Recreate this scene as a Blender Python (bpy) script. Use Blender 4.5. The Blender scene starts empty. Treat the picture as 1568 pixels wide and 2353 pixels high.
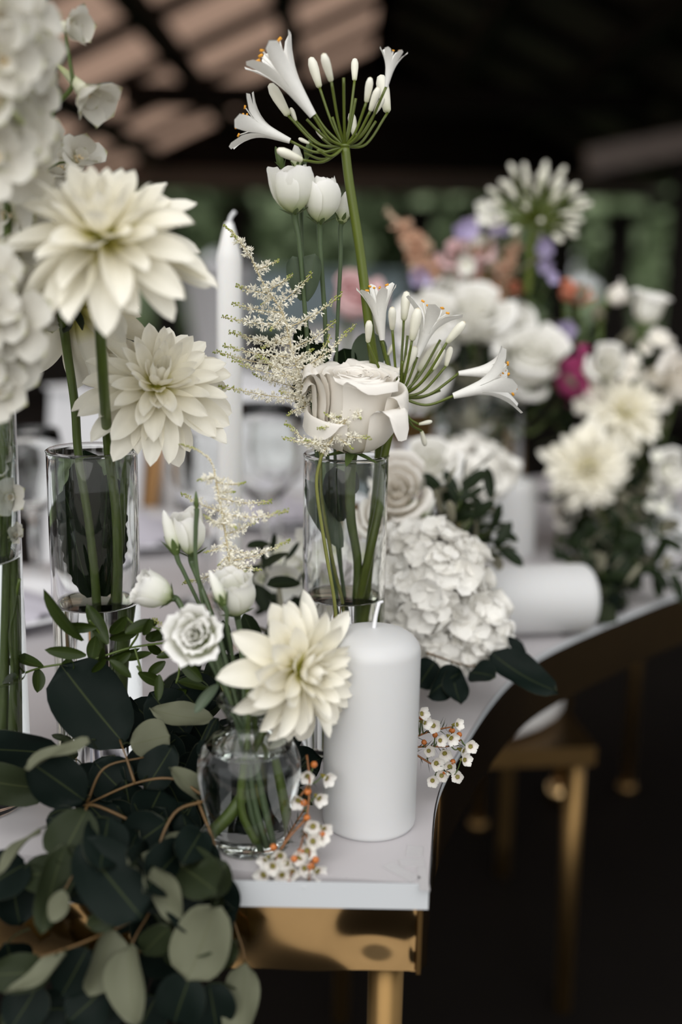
import bpy, bmesh, math, random
from mathutils import Vector, Matrix, noise

# ------------------------------------------------------------------ camera, world, exposure
scn = bpy.context.scene
col = scn.collection
TH, RO, FPX = math.radians(12.3), math.radians(1.0), 2550.0
CAM = Vector((0, 0, 1.158))
FW = Vector((0, math.cos(TH), -math.sin(TH)))
R0, U0 = Vector((1, 0, 0)), Vector((0, math.sin(TH), math.cos(TH)))
RT = R0 * math.cos(RO) + U0 * math.sin(RO)
UP = U0 * math.cos(RO) - R0 * math.sin(RO)
cd = bpy.data.cameras.new('camera')
cam = bpy.data.objects.new('camera', cd); col.objects.link(cam)
cam.matrix_world = Matrix(((RT.x, UP.x, -FW.x, CAM.x), (RT.y, UP.y, -FW.y, CAM.y), (RT.z, UP.z, -FW.z, CAM.z), (0, 0, 0, 1)))
cd.lens = FPX * 36 / 2353; cd.sensor_width = 36; cd.sensor_fit = 'AUTO'
cd.clip_start = 0.02; cd.clip_end = 200
cd.dof.use_dof = True; cd.dof.focus_distance = 0.872; cd.dof.aperture_fstop = 1.85
scn.camera = cam

world = bpy.data.worlds.new('overcast_sky'); scn.world = world
world.use_nodes = True
bgn = world.node_tree.nodes['Background']
bgn.inputs['Color'].default_value = (0.97, 0.985, 1.0, 1); bgn.inputs['Strength'].default_value = 0.80
sl_ = bpy.data.lights.new('soft_sun', 'SUN'); sl_.energy = 1.7; sl_.angle = math.radians(70); sl_.color = (1, .98, .95)
so_ = bpy.data.objects.new('soft_sun', sl_); col.objects.link(so_)
so_.rotation_euler = Vector((.12, .86, -.68)).to_track_quat('-Z', 'Y').to_euler()
vs = scn.view_settings
vs.view_transform = 'Standard'; vs.look = 'None'; vs.exposure = 0.19; vs.gamma = 1.0; vs.use_curve_mapping = False
scn.cycles.use_denoising = True

# ------------------------------------------------------------------ helpers
TZ = 0.75            # table top height
rnd = random.Random(7)

def ray(px, py):
    return FW + RT * ((px - 784) / FPX) - UP * ((py - 1176.5) / FPX)
YS = .778                               # my first distance guesses, scaled to the lens
def Wt(px, py, Y):                      # pixel direction met with the upright plane at distance Y
    d = ray(px, py); return CAM + d * (Y / d.y)
def W(px, py, Y): return Wt(px, py, Y * YS)
def on(px, py, z=TZ):                   # pixel direction met with a level plane
    d = ray(px, py); return CAM + d * ((z - CAM.z) / d.z)
def ppm(p):                             # metres per pixel at a point
    return (p - CAM).dot(FW) / FPX
def V(*a): return Vector(a)

MW = {}
def link(o, parent, M):
    col.objects.link(o)
    if parent is not None:
        o.parent = parent
        o.matrix_basis = MW[parent].inverted() @ M
    else:
        o.matrix_basis = M
    MW[o] = M
    return o
def tag(o, label, cat, group=None, kind=None):
    o['label'] = label; o['category'] = cat
    if group: o['group'] = group
    if kind: o['kind'] = kind
    return o
def thing(name, label, cat, loc, group=None):
    o = bpy.data.objects.new(name, None); o.empty_display_size = 0.02
    link(o, None, Matrix.Translation(Vector(loc)))
    return tag(o, label, cat, group)
def part(name, me, parent, M=None, label=None, kind=None):
    o = bpy.data.objects.new(name, me)
    link(o, parent, M if M is not None else Matrix.Identity(4))
    if label: o['label'] = label
    if kind: o['kind'] = kind
    return o
def solo(name, me, label, cat, M=None, group=None):
    o = bpy.data.objects.new(name, me)
    link(o, None, M if M is not None else Matrix.Identity(4))
    return tag(o, label, cat, group)
def struct(name, me, M=None, parent=None):
    o = bpy.data.objects.new(name, me); link(o, parent, M if M is not None else Matrix.Identity(4))
    if parent is None: o['kind'] = 'structure'
    return o

def mk(name, verts, faces, mats, uvs=None, fm=None, smooth=True):
    me = bpy.data.meshes.new(name)
    me.from_pydata([tuple(v) for v in verts], [], faces)
    for m in (mats if isinstance(mats, (list, tuple)) else [mats]): me.materials.append(m)
    if uvs is not None:
        l = me.uv_layers.new(name='UVMap')
        flat = []
        for f in faces:
            for i in f: flat += uvs[i]
        l.data.foreach_set('uv', flat)
    if fm is not None: me.polygons.foreach_set('material_index', fm)
    if smooth: me.polygons.foreach_set('use_smooth', [True] * len(faces))
    me.update()
    return me

class MB:
    """collects several shapes of ONE part"""
    def __init__(s): s.v = []; s.f = []; s.u = []; s.m = []
    def add(s, v, f, u=None, m=0):
        o = len(s.v); s.v += [Vector(x) for x in v]
        s.f += [tuple(i + o for i in q) for q in f]
        s.u += (u if u is not None else [(0.5, 0.5)] * len(v)); s.m += [m] * len(f)
        return s
    def box(s, c, d, M=None, m=0):
        x, y, z = d[0] / 2, d[1] / 2, d[2] / 2
        vs_ = [Vector((sx * x, sy * y, sz * z)) for sx in (-1, 1) for sy in (-1, 1) for sz in (-1, 1)]
        vs_ = [(M @ v if M else v) + Vector(c) for v in vs_]
        return s.add(vs_, [(0, 1, 3, 2), (4, 6, 7, 5), (0, 4, 5, 1), (2, 3, 7, 6), (0, 2, 6, 4), (1, 5, 7, 3)], None, m)
    def tube(s, pts, rad, seg=8, m=0, cap=True):
        v, f, u = tube_data(pts, rad, seg, cap); return s.add(v, f, u, m)
    def build(s, name, mats, smooth=True): return mk(name, s.v, s.f, mats, s.u, s.m, smooth)

def spline(pts, n=6):
    P = [Vector(p) for p in pts]
    if len(P) < 3: return [P[0].lerp(P[-1], i / n) for i in range(n + 1)]
    Q = [P[0] * 2 - P[1]] + P + [P[-1] * 2 - P[-2]]
    out = []
    for i in range(1, len(Q) - 2):
        a, b, c, d = Q[i - 1:i + 3]
        for k in range(n):
            t = k / n
            out.append(0.5 * (2 * b + (c - a) * t + (2 * a - 5 * b + 4 * c - d) * t * t + (3 * b - a - 3 * c + d) * t ** 3))
    out.append(P[-1]); return out
def tube_data(pts, rad, seg=8, cap=True):
    P = [Vector(p) for p in pts]; n = len(P)
    if not isinstance(rad, (list, tuple)): rad = [rad, rad]
    def R(t):
        x = t * (len(rad) - 1); i = min(int(x), len(rad) - 2); return rad[i] + (rad[i + 1] - rad[i]) * (x - i)
    v, f, u = [], [], []
    T0 = (P[1] - P[0]).normalized()
    N = T0.orthogonal().normalized()
    for i, p in enumerate(P):
        T = (P[min(i + 1, n - 1)] - P[max(i - 1, 0)]).normalized()
        N = (N - T * N.dot(T)); N = N.normalized() if N.length > 1e-6 else T.orthogonal().normalized()
        B = T.cross(N); r = R(i / (n - 1))
        for k in range(seg):
            a = 2 * math.pi * k / seg
            v.append(p + (N * math.cos(a) + B * math.sin(a)) * r); u.append((k / seg, i / (n - 1)))
    for i in range(n - 1):
        for k in range(seg):
            a, b = i * seg + k, i * seg + (k + 1) % seg
            f.append((a, b, b + seg, a + seg))
    if cap:
        f.append(tuple(range(seg))[::-1]); f.append(tuple(range((n - 1) * seg, n * seg)))
    return v, f, u
def tube(name, pts, rad, mat_, seg=8, sm=6):
    v, f, u = tube_data(spline(pts, sm) if sm else pts, rad, seg)
    return mk(name, v, f, mat_, u)
def lathe_data(prof, seg=48, closed=True):
    v, f, u = [], [], []; n = len(prof)
    for i, (r, z) in enumerate(prof):
        for k in range(seg):
            a = 2 * math.pi * k / seg; v.append(Vector((max(r, 1e-5) * math.cos(a), max(r, 1e-5) * math.sin(a), z))); u.append((k / seg, i / (n - 1)))
    for i in range(n - 1):
        for k in range(seg):
            a, b = i * seg + k, i * seg + (k + 1) % seg
            f.append((a, b, b + seg, a + seg))
    if closed:
        f.append(tuple(range(seg))[::-1]); f.append(tuple(range((n - 1) * seg, n * seg)))
    return v, f, u
def lathe(name, prof, mat_, seg=48, closed=True):
    v, f, u = lathe_data(prof, seg, closed); return mk(name, v, f, mat_, u)
def basis(pos, y, z, s=(1, 1, 1)):
    y = Vector(y).normalized(); z = Vector(z); z = z - y * z.dot(y)
    z = z.normalized() if z.length > 1e-6 else y.orthogonal().normalized()
    x = y.cross(z)
    if not isinstance(s, (tuple, list)): s = (s, s, s)
    return Matrix(((x.x * s[0], y.x * s[1], z.x * s[2], pos[0]), (x.y * s[0], y.y * s[1], z.y * s[2], pos[1]), (x.z * s[0], y.z * s[1], z.z * s[2], pos[2]), (0, 0, 0, 1)))
def zup(pos, z, s=1.0, spin=0.0):        # local +Z along z
    z = Vector(z).normalized(); x = z.orthogonal().normalized(); y = z.cross(x)
    M = Matrix(((x.x, y.x, z.x, 0), (x.y, y.y, z.y, 0), (x.z, y.z, z.z, 0), (0, 0, 0, 1)))
    return Matrix.Translation(Vector(pos)) @ M @ Matrix.Rotation(spin, 4, 'Z') @ Matrix.Diagonal((s, s, s, 1))

# ------------------------------------------------------------------ materials
def mat(name, c, rough=0.5, transl=0.0, tc=None, grad=None, nz=0.0, nscale=40, bump=0.0, metal=0.0, spec=0.5, sss=0.0, edge=None):
    m = bpy.data.materials.new(name); m.use_nodes = True
    nt = m.node_tree; N = nt.nodes; L = nt.links
    b = N['Principled BSDF']; out = N['Material Output']
    b.inputs['Roughness'].default_value = rough; b.inputs['Metallic'].default_value = metal
    b.inputs['Specular IOR Level'].default_value = spec
    b.inputs['Base Color'].default_value = (*c, 1)
    src = None
    if grad:                             # stops along the UV length of a petal or leaf
        uv = N.new('ShaderNodeUVMap'); sep = N.new('ShaderNodeSeparateXYZ'); r = N.new('ShaderNodeValToRGB')
        L.new(uv.outputs['UV'], sep.inputs[0]); L.new(sep.outputs['Y'], r.inputs['Fac'])
        e = r.color_ramp.elements
        while len(e) < len(grad): e.new(0.5)
        for k, (p, cc) in enumerate(grad): e[k].position = p; e[k].color = (*cc, 1)
        src = r.outputs['Color']
    if nz or bump:
        tcn = N.new('ShaderNodeTexCoord'); no = N.new('ShaderNodeTexNoise')
        no.inputs['Scale'].default_value = nscale; no.inputs['Detail'].default_value = 4
        L.new(tcn.outputs['Object'], no.inputs['Vector'])
        if nz:
            mr = N.new('ShaderNodeMapRange'); mr.inputs['To Min'].default_value = 1 - nz; mr.inputs['To Max'].default_value = 1 + nz
            L.new(no.outputs['Fac'], mr.inputs['Value'])
            mx = N.new('ShaderNodeMix'); mx.data_type = 'RGBA'; mx.blend_type = 'MULTIPLY'; mx.inputs['Factor'].default_value = 1
            if src: L.new(src, mx.inputs['A'])
            else: mx.inputs['A'].default_value = (*c, 1)
            L.new(mr.outputs['Result'], mx.inputs['B']); src = mx.outputs['Result']
        if bump:
            bp = N.new('ShaderNodeBump'); bp.inputs['Strength'].default_value = bump; bp.inputs['Distance'].default_value = 0.002
            L.new(no.outputs['Fac'], bp.inputs['Height']); L.new(bp.outputs['Normal'], b.inputs['Normal'])
    if edge:                             # pale midrib along the UV centre line
        uv = N.new('ShaderNodeUVMap'); sep = N.new('ShaderNodeSeparateXYZ'); L.new(uv.outputs['UV'], sep.inputs[0])
        r = N.new('ShaderNodeValToRGB'); e = r.color_ramp.elements
        e[0].position = .475; e[0].color = (0, 0, 0, 1); e[1].position = .5; e[1].color = (1, 1, 1, 1); k = e.new(.525); k.color = (0, 0, 0, 1)
        L.new(sep.outputs['X'], r.inputs['Fac'])
        mx = N.new('ShaderNodeMix'); mx.data_type = 'RGBA'; L.new(r.outputs['Color'], mx.inputs['Factor'])
        if src: L.new(src, mx.inputs['A'])
        else: mx.inputs['A'].default_value = (*c, 1)
        mx.inputs['B'].default_value = (*edge, 1); src = mx.outputs['Result']
    if src: L.new(src, b.inputs['Base Color'])
    if sss:
        b.inputs['Subsurface Weight'].default_value = sss; b.inputs['Subsurface Radius'].default_value = (1, .8, .6); b.inputs['Subsurface Scale'].default_value = 0.006
    if transl:
        t = N.new('ShaderNodeBsdfTranslucent'); ms = N.new('ShaderNodeMixShader'); ms.inputs[0].default_value = transl
        if tc: t.inputs['Color'].default_value = (*tc, 1)
        elif src: L.new(src, t.inputs['Color'])
        else: t.inputs['Color'].default_value = (*c, 1)
        L.new(b.outputs[0], ms.inputs[1]); L.new(t.outputs[0], ms.inputs[2]); L.new(ms.outputs[0], out.inputs['Surface'])
    return m
def glassmat(name, c=(1, 1, 1), ior=1.45, rough=0.0):
    m = bpy.data.materials.new(name); m.use_nodes = True
    b = m.node_tree.nodes['Principled BSDF']
    b.inputs['Base Color'].default_value = (*c, 1); b.inputs['Transmission Weight'].default_value = 1
    b.inputs['Roughness'].default_value = rough; b.inputs['IOR'].default_value = ior
    return m

M_dahlia = mat('dahlia_petal', (.9, .87, .76), .55, .22, grad=[(0, (.50, .47, .04)), (.15, (.74, .69, .24)), (.34, (.945, .905, .765)), (1, (.955, .925, .83))], nz=.05, nscale=6)
M_heart = mat('dahlia_heart', (.42, .42, .04), .6, .2)
M_white = mat('white_petal', (.90, .89, .86), .5, .22, grad=[(0, (.70, .74, .45)), (.22, (.90, .89, .80)), (1, (.95, .93, .90))], nz=.04, nscale=5)
M_liso = mat('lisianthus_petal', (.92, .91, .88), .5, .22, grad=[(0, (.40, .50, .16)), (.22, (.62, .69, .38)), (.46, (.90, .90, .80)), (1, (.95, .935, .91))], nz=.03, nscale=5)
M_rose = mat('rose_petal', (.90, .85, .78), .5, .18, grad=[(0, (.90, .86, .72)), (.4, (.95, .905, .83)), (1, (.95, .91, .85))], nz=.05, nscale=30)
M_hyd = mat('hydrangea_petal', (.94, .92, .87), .6, .2, nz=.05, nscale=30)
M_delph = mat('delphinium_petal', (.86, .83, .76), .55, .3, grad=[(0, (.66, .66, .42)), (.3, (.73, .70, .62)), (.9, (.76, .74, .67)), (1, (.45, .45, .18))], nz=.05, nscale=8)
M_spur = mat('delphinium_spur', (.62, .64, .34), .5, .2, grad=[(0, (.78, .76, .6)), (1, (.42, .48, .16))])
M_bee = mat('delphinium_eye', (.75, .62, .40), .7)
M_agab = mat('agapanthus_bud', (.85, .83, .68), .45, .08, grad=[(0, (.70, .73, .45)), (.3, (.86, .84, .70)), (.85, (.87, .85, .74)), (1, (.70, .60, .40))])
M_agaf = mat('agapanthus_tepal', (.95, .94, .90), .45, .2, nz=.04, nscale=20)
M_anther = mat('orange_anther', (.80, .36, .03), .6)
M_stem = mat('green_stem', (.070, .105, .014), .4, nz=.25, nscale=60)
M_stem_ag = mat('agapanthus_stem', (.095, .125, .012), .35, nz=.2, nscale=30)
M_stem_l = mat('lisianthus_stem', (.070, .105, .045), .5, nz=.2, nscale=50)
M_calyx = mat('calyx_green', (.10, .15, .04), .5, .1)
M_dsep = mat('dahlia_sepal', (.012, .02, .006), .5, .12)
M_gleaf = mat('grey_green_leaf', (.10, .135, .085), .55, .2, nz=.2, nscale=30, edge=(.10, .13, .07))
M_vleaf = mat('vine_leaf', (.026, .044, .006), .4, .18, spec=.25, tc=(.09, .13, .014), nz=.3, nscale=25, edge=(.06, .085, .02))
M_dleaf = mat('dark_dahlia_leaf', (.008, .016, .006), .45, .08, spec=.08, nz=.3, nscale=25, edge=(.04, .07, .025))
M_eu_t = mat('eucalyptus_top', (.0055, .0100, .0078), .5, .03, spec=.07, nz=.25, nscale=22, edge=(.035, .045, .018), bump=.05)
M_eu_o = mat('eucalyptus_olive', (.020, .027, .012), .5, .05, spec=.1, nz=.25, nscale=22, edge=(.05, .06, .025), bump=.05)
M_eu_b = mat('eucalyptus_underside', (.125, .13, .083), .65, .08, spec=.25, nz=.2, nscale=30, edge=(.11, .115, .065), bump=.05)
M_twig = mat('eucalyptus_twig', (.12, .065, .018), .5, nz=.35, nscale=60)
M_twig_r = mat('waxflower_twig', (.28, .11, .035), .5, nz=.3, nscale=80)
M_needle = mat('waxflower_needle', (.025, .04, .01), .5)
M_wax = mat('waxflower_petal', (.88, .85, .80), .4, .25, grad=[(0, (.80, .70, .66)), (.4, (.88, .86, .81)), (1, (.90, .88, .84))])
M_waxc = mat('waxflower_centre', (.22, .19, .03), .5)
M_waxb = mat('waxflower_berry', (.50, .15, .03), .25)
M_ast = mat('astilbe_floret', (.85, .82, .70), .7, .1, grad=[(0, (.95, .92, .82)), (.55, (.90, .87, .66)), (.8, (.46, .50, .12)), (1, (.30, .36, .06))])
M_astp = mat('peach_astilbe_floret', (.72, .47, .33), .8, .15, grad=[(0, (.70, .44, .30)), (1, (.72, .55, .40))])
M_asts = mat('astilbe_stem', (.62, .53, .33), .6)
M_asts2 = mat('astilbe_lower_stem', (.19, .20, .045), .5, nz=.3, nscale=80)
M_pink = mat('magenta_petal', (.55, .08, .24), .5, .25)
M_blush = mat('blush_petal', (.80, .55, .55), .5, .25)
M_coral = mat('coral_petal', (.72, .27, .16), .5, .2)
M_lav = mat('lavender_petal', (.50, .43, .66), .6, .25)
M_green = mat('leafy_green', (.011, .020, .006), .5, .1, spec=.2, nz=.3, nscale=20, edge=(.05, .07, .03))
M_pale = mat('pale_underside', (.42, .40, .29), .6, .1, nz=.15, nscale=30)
M_glass = glassmat('clear_glass', (.985, .995, .99))
M_glassg = glassmat('green_tint_glass', (.95, .985, .97))
M_water = glassmat('water', (.99, 1, .97), 1.333)
M_waterd = glassmat('murky_water', (.93, .95, .80), 1.333)
M_wax_c = mat('candle_wax', (.62, .62, .618), .45, sss=.3)
M_taper = mat('taper_wax', (.86, .85, .83), .45, sss=.3)
M_wick = mat('wick', (.90, .90, .92), .8, bump=.3, nscale=900)
M_top = mat('white_laminate', (.49, .465, .475), .38, nz=.02, nscale=8)
M_fascia = mat('white_edge_strip', (.56, .58, .60), .45, nz=.03, nscale=12)
M_tape = mat('clear_tape', (.48, .465, .47), .25, bump=.25, nscale=90)
M_gold = mat('brushed_gold', (.60, .40, .19), .11, metal=1, nz=.12, nscale=30)
M_goldd = mat('gold_leg', (.21, .128, .05), .42, metal=1, nz=.15, nscale=30)
M_plate = mat('porcelain', (.85, .85, .87), .2)
M_napkin = mat('lilac_grey_linen', (.52, .50, .56), .9, bump=.2, nscale=300)
M_card = mat('white_card', (.78, .79, .88), .7)
M_cloth = mat('white_linen', (.70, .70, .72), .85, nz=.03, nscale=10)
M_cushion = mat('cream_cushion', (.74, .72, .70), .8)
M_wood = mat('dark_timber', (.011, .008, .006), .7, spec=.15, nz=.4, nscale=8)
M_woodc = mat('walnut_chair', (.016, .009, .005), .5, spec=.2, nz=.3, nscale=20)
M_woodo = mat('oak_slat', (.45, .24, .09), .5, nz=.2, nscale=20)
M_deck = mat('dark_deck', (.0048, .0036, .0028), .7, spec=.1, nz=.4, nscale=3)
M_panel = mat('roof_panel_lit', (.42, .33, .28), .6, .66, tc=(.80, .65, .56), nz=.12, nscale=2)  # left slope: pale and translucent, standing in for boards lit by daylight
M_paneld = mat('roof_panel_shaded', (.12, .10, .085), .6, .25, tc=(.13, .115, .095), nz=.2, nscale=2)  # right slope: darker copy, its shade put into the colour
M_pave = mat('pale_paving', (.46, .42, .37), .8, nz=.12, nscale=3)
M_beam = mat('light_beam', (.17, .13, .11), .6, nz=.2, nscale=6)
M_gwall = mat('pale_block', (.25, .30, .34), .8, nz=.1, nscale=3)
M_ground_dark = mat('unseen_dark_ground', (.035, .030, .024), .8, nz=.3, nscale=8)
M_grass = mat('grass', (.10, .15, .05), .9, nz=.3, nscale=2)
M_tree = mat('tree_foliage', (.26, .33, .19), .8, .2, nz=.5, nscale=2)
M_bark = mat('bark', (.06, .045, .03), .8)
# ------------------------------------------------------------------ the place: floor, pavilion, table
def plane_mesh(name, x0, x1, y0, y1, z, m, th=.1):
    b = MB(); b.box(((x0 + x1) / 2, (y0 + y1) / 2, z - th / 2), (x1 - x0, y1 - y0, th)); return b.build(name, m, False)
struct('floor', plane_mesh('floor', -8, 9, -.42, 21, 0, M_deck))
struct('ground_paving', plane_mesh('ground_paving', -30, 30, -1.9, -.42, -.02, M_pave))
struct('ground_dark', plane_mesh('ground_dark', -40, 40, -30, -1.9, -.04, M_ground_dark))  # unseen ground, made dark so glass and gold reflect less light
struct('ground_lawn', plane_mesh('ground_lawn', -60, 60, .1, 80, -.12, M_grass))

# gable roof: rafters up both slopes, purlins along the hall, lit and shaded panels between them
RX, RZ, EZ, HW = .5, 4.9, 2.55, 5.1
Y0R, DYR, NB = 2.0, 2.1, 9
roof = thing('ceiling', 'x', 'x', (RX, 10, RZ)); del roof['label'], roof['category']; roof['kind'] = 'structure'
NX = 4
for s in (-1, 1):
    sl = math.atan2(RZ - EZ, HW)
    for b in range(NB):
        for k in range(NX):
            xa, xb = HW * k / NX, HW * (k + 1) / NX
            p = MB()
            q = [(RX + s * x, y, RZ - (RZ - EZ) * x / HW + .10 + dz) for dz in (0, .02) for (x, y) in ((xa, Y0R + b * DYR), (xb, Y0R + b * DYR), (xb, Y0R + (b + 1) * DYR), (xa, Y0R + (b + 1) * DYR))]
            p.add(q, [(0, 1, 2, 3), (7, 6, 5, 4), (0, 4, 5, 1), (1, 5, 6, 2), (2, 6, 7, 3), (3, 7, 4, 0)])
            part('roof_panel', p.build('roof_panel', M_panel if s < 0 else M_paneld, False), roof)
    for b in range(NB + 1):
        y = Y0R + b * DYR; p = MB()
        L_ = math.hypot(HW, RZ - EZ)
        p.box((RX + s * HW / 2, y, (RZ + EZ) / 2 + .03), (L_ + .3, .22, .13), Matrix.Rotation(s * sl, 3, 'Y'))
        part('rafter', p.build('rafter', M_wood, False), roof)
    for k in range(NX + 1):
        x = HW * k / NX; p = MB()
        p.box((RX + s * x, Y0R + NB * DYR / 2, RZ - (RZ - EZ) * x / HW - .14), (.22, NB * DYR, .24))
        part('purlin', p.build('purlin', M_wood, False), roof)
yf = Y0R + NB * DYR
p = MB()                                  # boarded gable over the far opening
p.add([(RX - HW, yf, EZ - .05), (RX + HW, yf, EZ - .05), (RX, yf, RZ + .1), (RX - HW, yf + .08, EZ - .05), (RX + HW, yf + .08, EZ - .05), (RX, yf + .08, RZ + .1)], [(0, 1, 2), (5, 4, 3), (0, 3, 4, 1), (1, 4, 5, 2), (2, 5, 3, 0)])
struct('wall_gable', p.build('wall_gable', M_wood, False))
p = MB(); p.box((RX, yf - .2, EZ + .16), (2 * HW, .16, .30)); struct('trim_1', p.build('tie_beam', M_beam, False))
p = MB(); p.box((RX, yf - 3 * DYR, EZ + .70), (1.3 * HW, .20, .30)); struct('trim_2', p.build('tie_beam', M_wood, False))
for x, y in [(Wt(px, 600, yf - .3).x, yf - .3) for px in (150, 385, 545, 965, 1085, 1290, 1420)] + [(-4.5, 6.5), (5.5, 6.5), (-4.5, 12.5), (5.5, 12.5)]:
    b = MB(); w_ = .42 if y > 13 else .3
    b.box((x, y, (EZ - .25) / 2), (w_, w_, EZ - .25)); b.box((x, y, .15), (w_ + .12, w_ + .12, .3)); b.box((x, y, EZ - .45), (w_ + .3, w_ + .06, .12))
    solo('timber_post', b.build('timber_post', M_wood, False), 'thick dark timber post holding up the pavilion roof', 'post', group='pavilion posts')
def board_wall(name, x0, x1, y, z1, step=.22):
    w_ = struct(name, plane_mesh(name, x0, x1, y, y + .05, z1, M_wood, z1))
    n = int((x1 - x0) / step)
    for i in range(n):
        b = MB(); b.box((x0 + (i + .5) * step, y - .012, z1 / 2), (step - .02, .022, z1)); part('board', b.build('board', M_wood, False), w_)
board_wall('wall_right', 2.55, 6.2, 9.0, 2.3)
board_wall('wall_left', -7.0, -2.2, 10.5, 1.0)
a0, a1 = Wt(1350, 372, 8.6), Wt(1640, 315, 8.6)
b = MB(); b.tube([a0, a1], [.13, .13], 4); struct('trim_3', b.build('eaves_brace', M_beam, False))
# pale low block outside, added to stand in for distant bluish shapes
g0, g1 = Wt(560, 600, 25), Wt(935, 600, 25)
p = MB(); p.box(((g0.x + g1.x) / 2, 25, .48), (g1.x - g0.x, .3, 1.15)); p.box(((g0.x + g1.x) / 2, 25, 1.10), (g1.x - g0.x + .1, .42, .08))
struct('wall_standin', p.build('wall_standin', M_gwall, False))

# trees beyond the far end
def tree(x, y, h, seed, label):
    r_ = random.Random(seed); t = thing('tree', label, 'tree', (x, y, -.12), 'trees beyond the pavilion')
    part('trunk', tube('trunk', [(x, y, -.12), (x + .1, y, h * .3), (x - .1, y, h * .7)], [.22, .16, .05], M_bark), t)
    b = MB()
    for i in range(1500):
        a = r_.uniform(0, 6.283); u = r_.uniform(-1, 1); rr = r_.uniform(.35, 1) ** .5 * 1.72
        c = V(x + rr * math.sqrt(1 - u * u) * math.cos(a), y + rr * math.sqrt(1 - u * u) * math.sin(a), h * .46 + rr * u * 2.3)
        n = V(r_.gauss(0, 1), r_.gauss(0, 1), r_.gauss(0, 1)); M = basis(c, n, V(r_.gauss(0, 1), r_.gauss(0, 1), 1), r_.uniform(.4, .8))
        b.add([M @ V(*q) for q in ((0, -.5, 0), (.35, 0, .08), (0, .6, 0), (-.35, 0, .08))], [(0, 1, 2), (0, 2, 3)])
    o = part('foliage', b.build('foliage', M_tree, False), t); o['kind'] = 'stuff'
for i in range(14):
    tree(-12.4 + i * 1.95, 28.6 + (i % 2) * 4.6, 8.6 + (i % 3) * .5, 100 + i, 'bushy green tree standing beyond the far end of the pavilion')

# ---- curved serving table
inner = [on(x, y) for x, y in ((986, 2031), (990, 1960), (1000, 1850), (1026, 1775), (1075, 1690), (1128, 1610), (1180, 1552), (1247, 1500), (1378, 1438), (1568, 1362))]
for p_ in inner: p_.z = 0
t_ = (inner[-1] - inner[-2]).normalized(); c_ = inner[-1]
for i in range(5):
    t_ = Matrix.Rotation(-.14, 3, 'Z') @ t_; c_ = c_ + t_ * .17; inner.append(c_)
FY = inner[0].y; FX = inner[0].x
inn = spline(inner, 5)
def offs(pts, d):
    out = []
    for i, p in enumerate(pts):
        t = (pts[min(i + 1, len(pts) - 1)] - pts[max(i - 1, 0)]).normalized()
        out.append(p + V(-t.y, t.x, 0) * d)
    return out
def slab(io, oo, z0, z1):
    n = len(io); v = [V(p.x, p.y, z) for z in (z0, z1) for pl in (io, oo) for p in pl]
    f = []
    for i in range(n - 1):
        f += [(2 * n + i, 2 * n + i + 1, 3 * n + i + 1, 3 * n + i), (i + 1, i, n + i, n + i + 1), (i, i + 1, 2 * n + i + 1, 2 * n + i), (n + i + 1, n + i, 3 * n + i, 3 * n + i + 1)]
    f += [(0, 2 * n, 3 * n, n), (n - 1, 2 * n - 1, 4 * n - 1, 3 * n - 1)]
    return v, f
OW = .72
out_ = offs(inn, OW)
for i in range(len(out_)):                # the near end is cut square
    if out_[i].y < FY: out_[i].y = FY
table = thing('curved_table', 'curved white topped table on a gold metal frame', 'table', (.0, 1.0, 0))
v, f = slab(inn, out_, TZ - .018, TZ)
part('table_top', mk('table_top', v, f, M_top, smooth=False), table, label='white laminate table top')
i2, o2 = offs(inn, .006), offs(inn, OW - .006)
for l_ in (i2, o2):
    for p_ in l_: p_.y = max(p_.y, FY + .006)
b = MB()                                   # gold apron: near face, inner curve, outer curve
ZB0, ZB1 = TZ - .0720, TZ - .0185
def ribbon(pl, z0, z1, th=.004, nz_=1):
    v, f = [], []
    for j in range(nz_ + 1):
        for p in pl: v.append(V(p.x, p.y, z0 + (z1 - z0) * j / nz_))
    n = len(pl)
    for j in range(nz_):
        for i in range(n - 1): f.append((j * n + i, j * n + i + 1, (j + 1) * n + i + 1, (j + 1) * n + i))
    return v, f
nf, nzf = 150, 22
XL, XR = FX - OW - .02, FX - .004
v = []
for j in range(nzf + 1):
    for i in range(nf + 1):
        x = XL + (XR - .22 - XL) * (i / 30) if i <= 30 else XR - .22 + .22 * (i - 30) / (nf - 30)
        z = ZB0 + (ZB1 - ZB0) * j / nzf
        d = math.hypot((x - (XR - .030)) / .026, (z - (TZ - .046)) / .019)
        dy = .0042 * math.exp(-d * d * 1.2) + .0011 * math.sin(x * 48 + 2.2) * math.sin(z * 60 + 1) + .0005 * math.sin(x * 110)
        dy += -.0012 * math.exp(-((x - XR + .004) / .0022) ** 2) + .0006 * math.sin(z * 260) * math.exp(-((x - XR + .004) / .003) ** 2)
        v.append(V(x, FY + .0065 + dy, z))
f = [(j * (nf + 1) + i, j * (nf + 1) + i + 1, (j + 1) * (nf + 1) + i + 1, (j + 1) * (nf + 1) + i) for j in range(nzf) for i in range(nf)]
part('end_apron', mk('end_apron', v, f, M_gold), table, label='brushed gold metal band with a dent')
v, f = ribbon([V(XR, FY + .0067, 0)] + [p for p in offs(inn, -.0008) if p.y > FY + .012], ZB0, TZ - .0062)
part('inner_apron', mk('inner_apron', v, f, M_gold), table, label='curved gold band under the table edge')
v, f = ribbon([p for p in o2 if p.y > FY + .009], ZB0, ZB1)
part('outer_apron', mk('outer_apron', v, f, M_gold), table)
b = MB(); b.box((XR - .0008, FY + .0045, (ZB0 + ZB1) / 2), (.003, .003, ZB1 - ZB0)); part('corner_seam', b.build('corner_seam', M_goldd, False), table)
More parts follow.
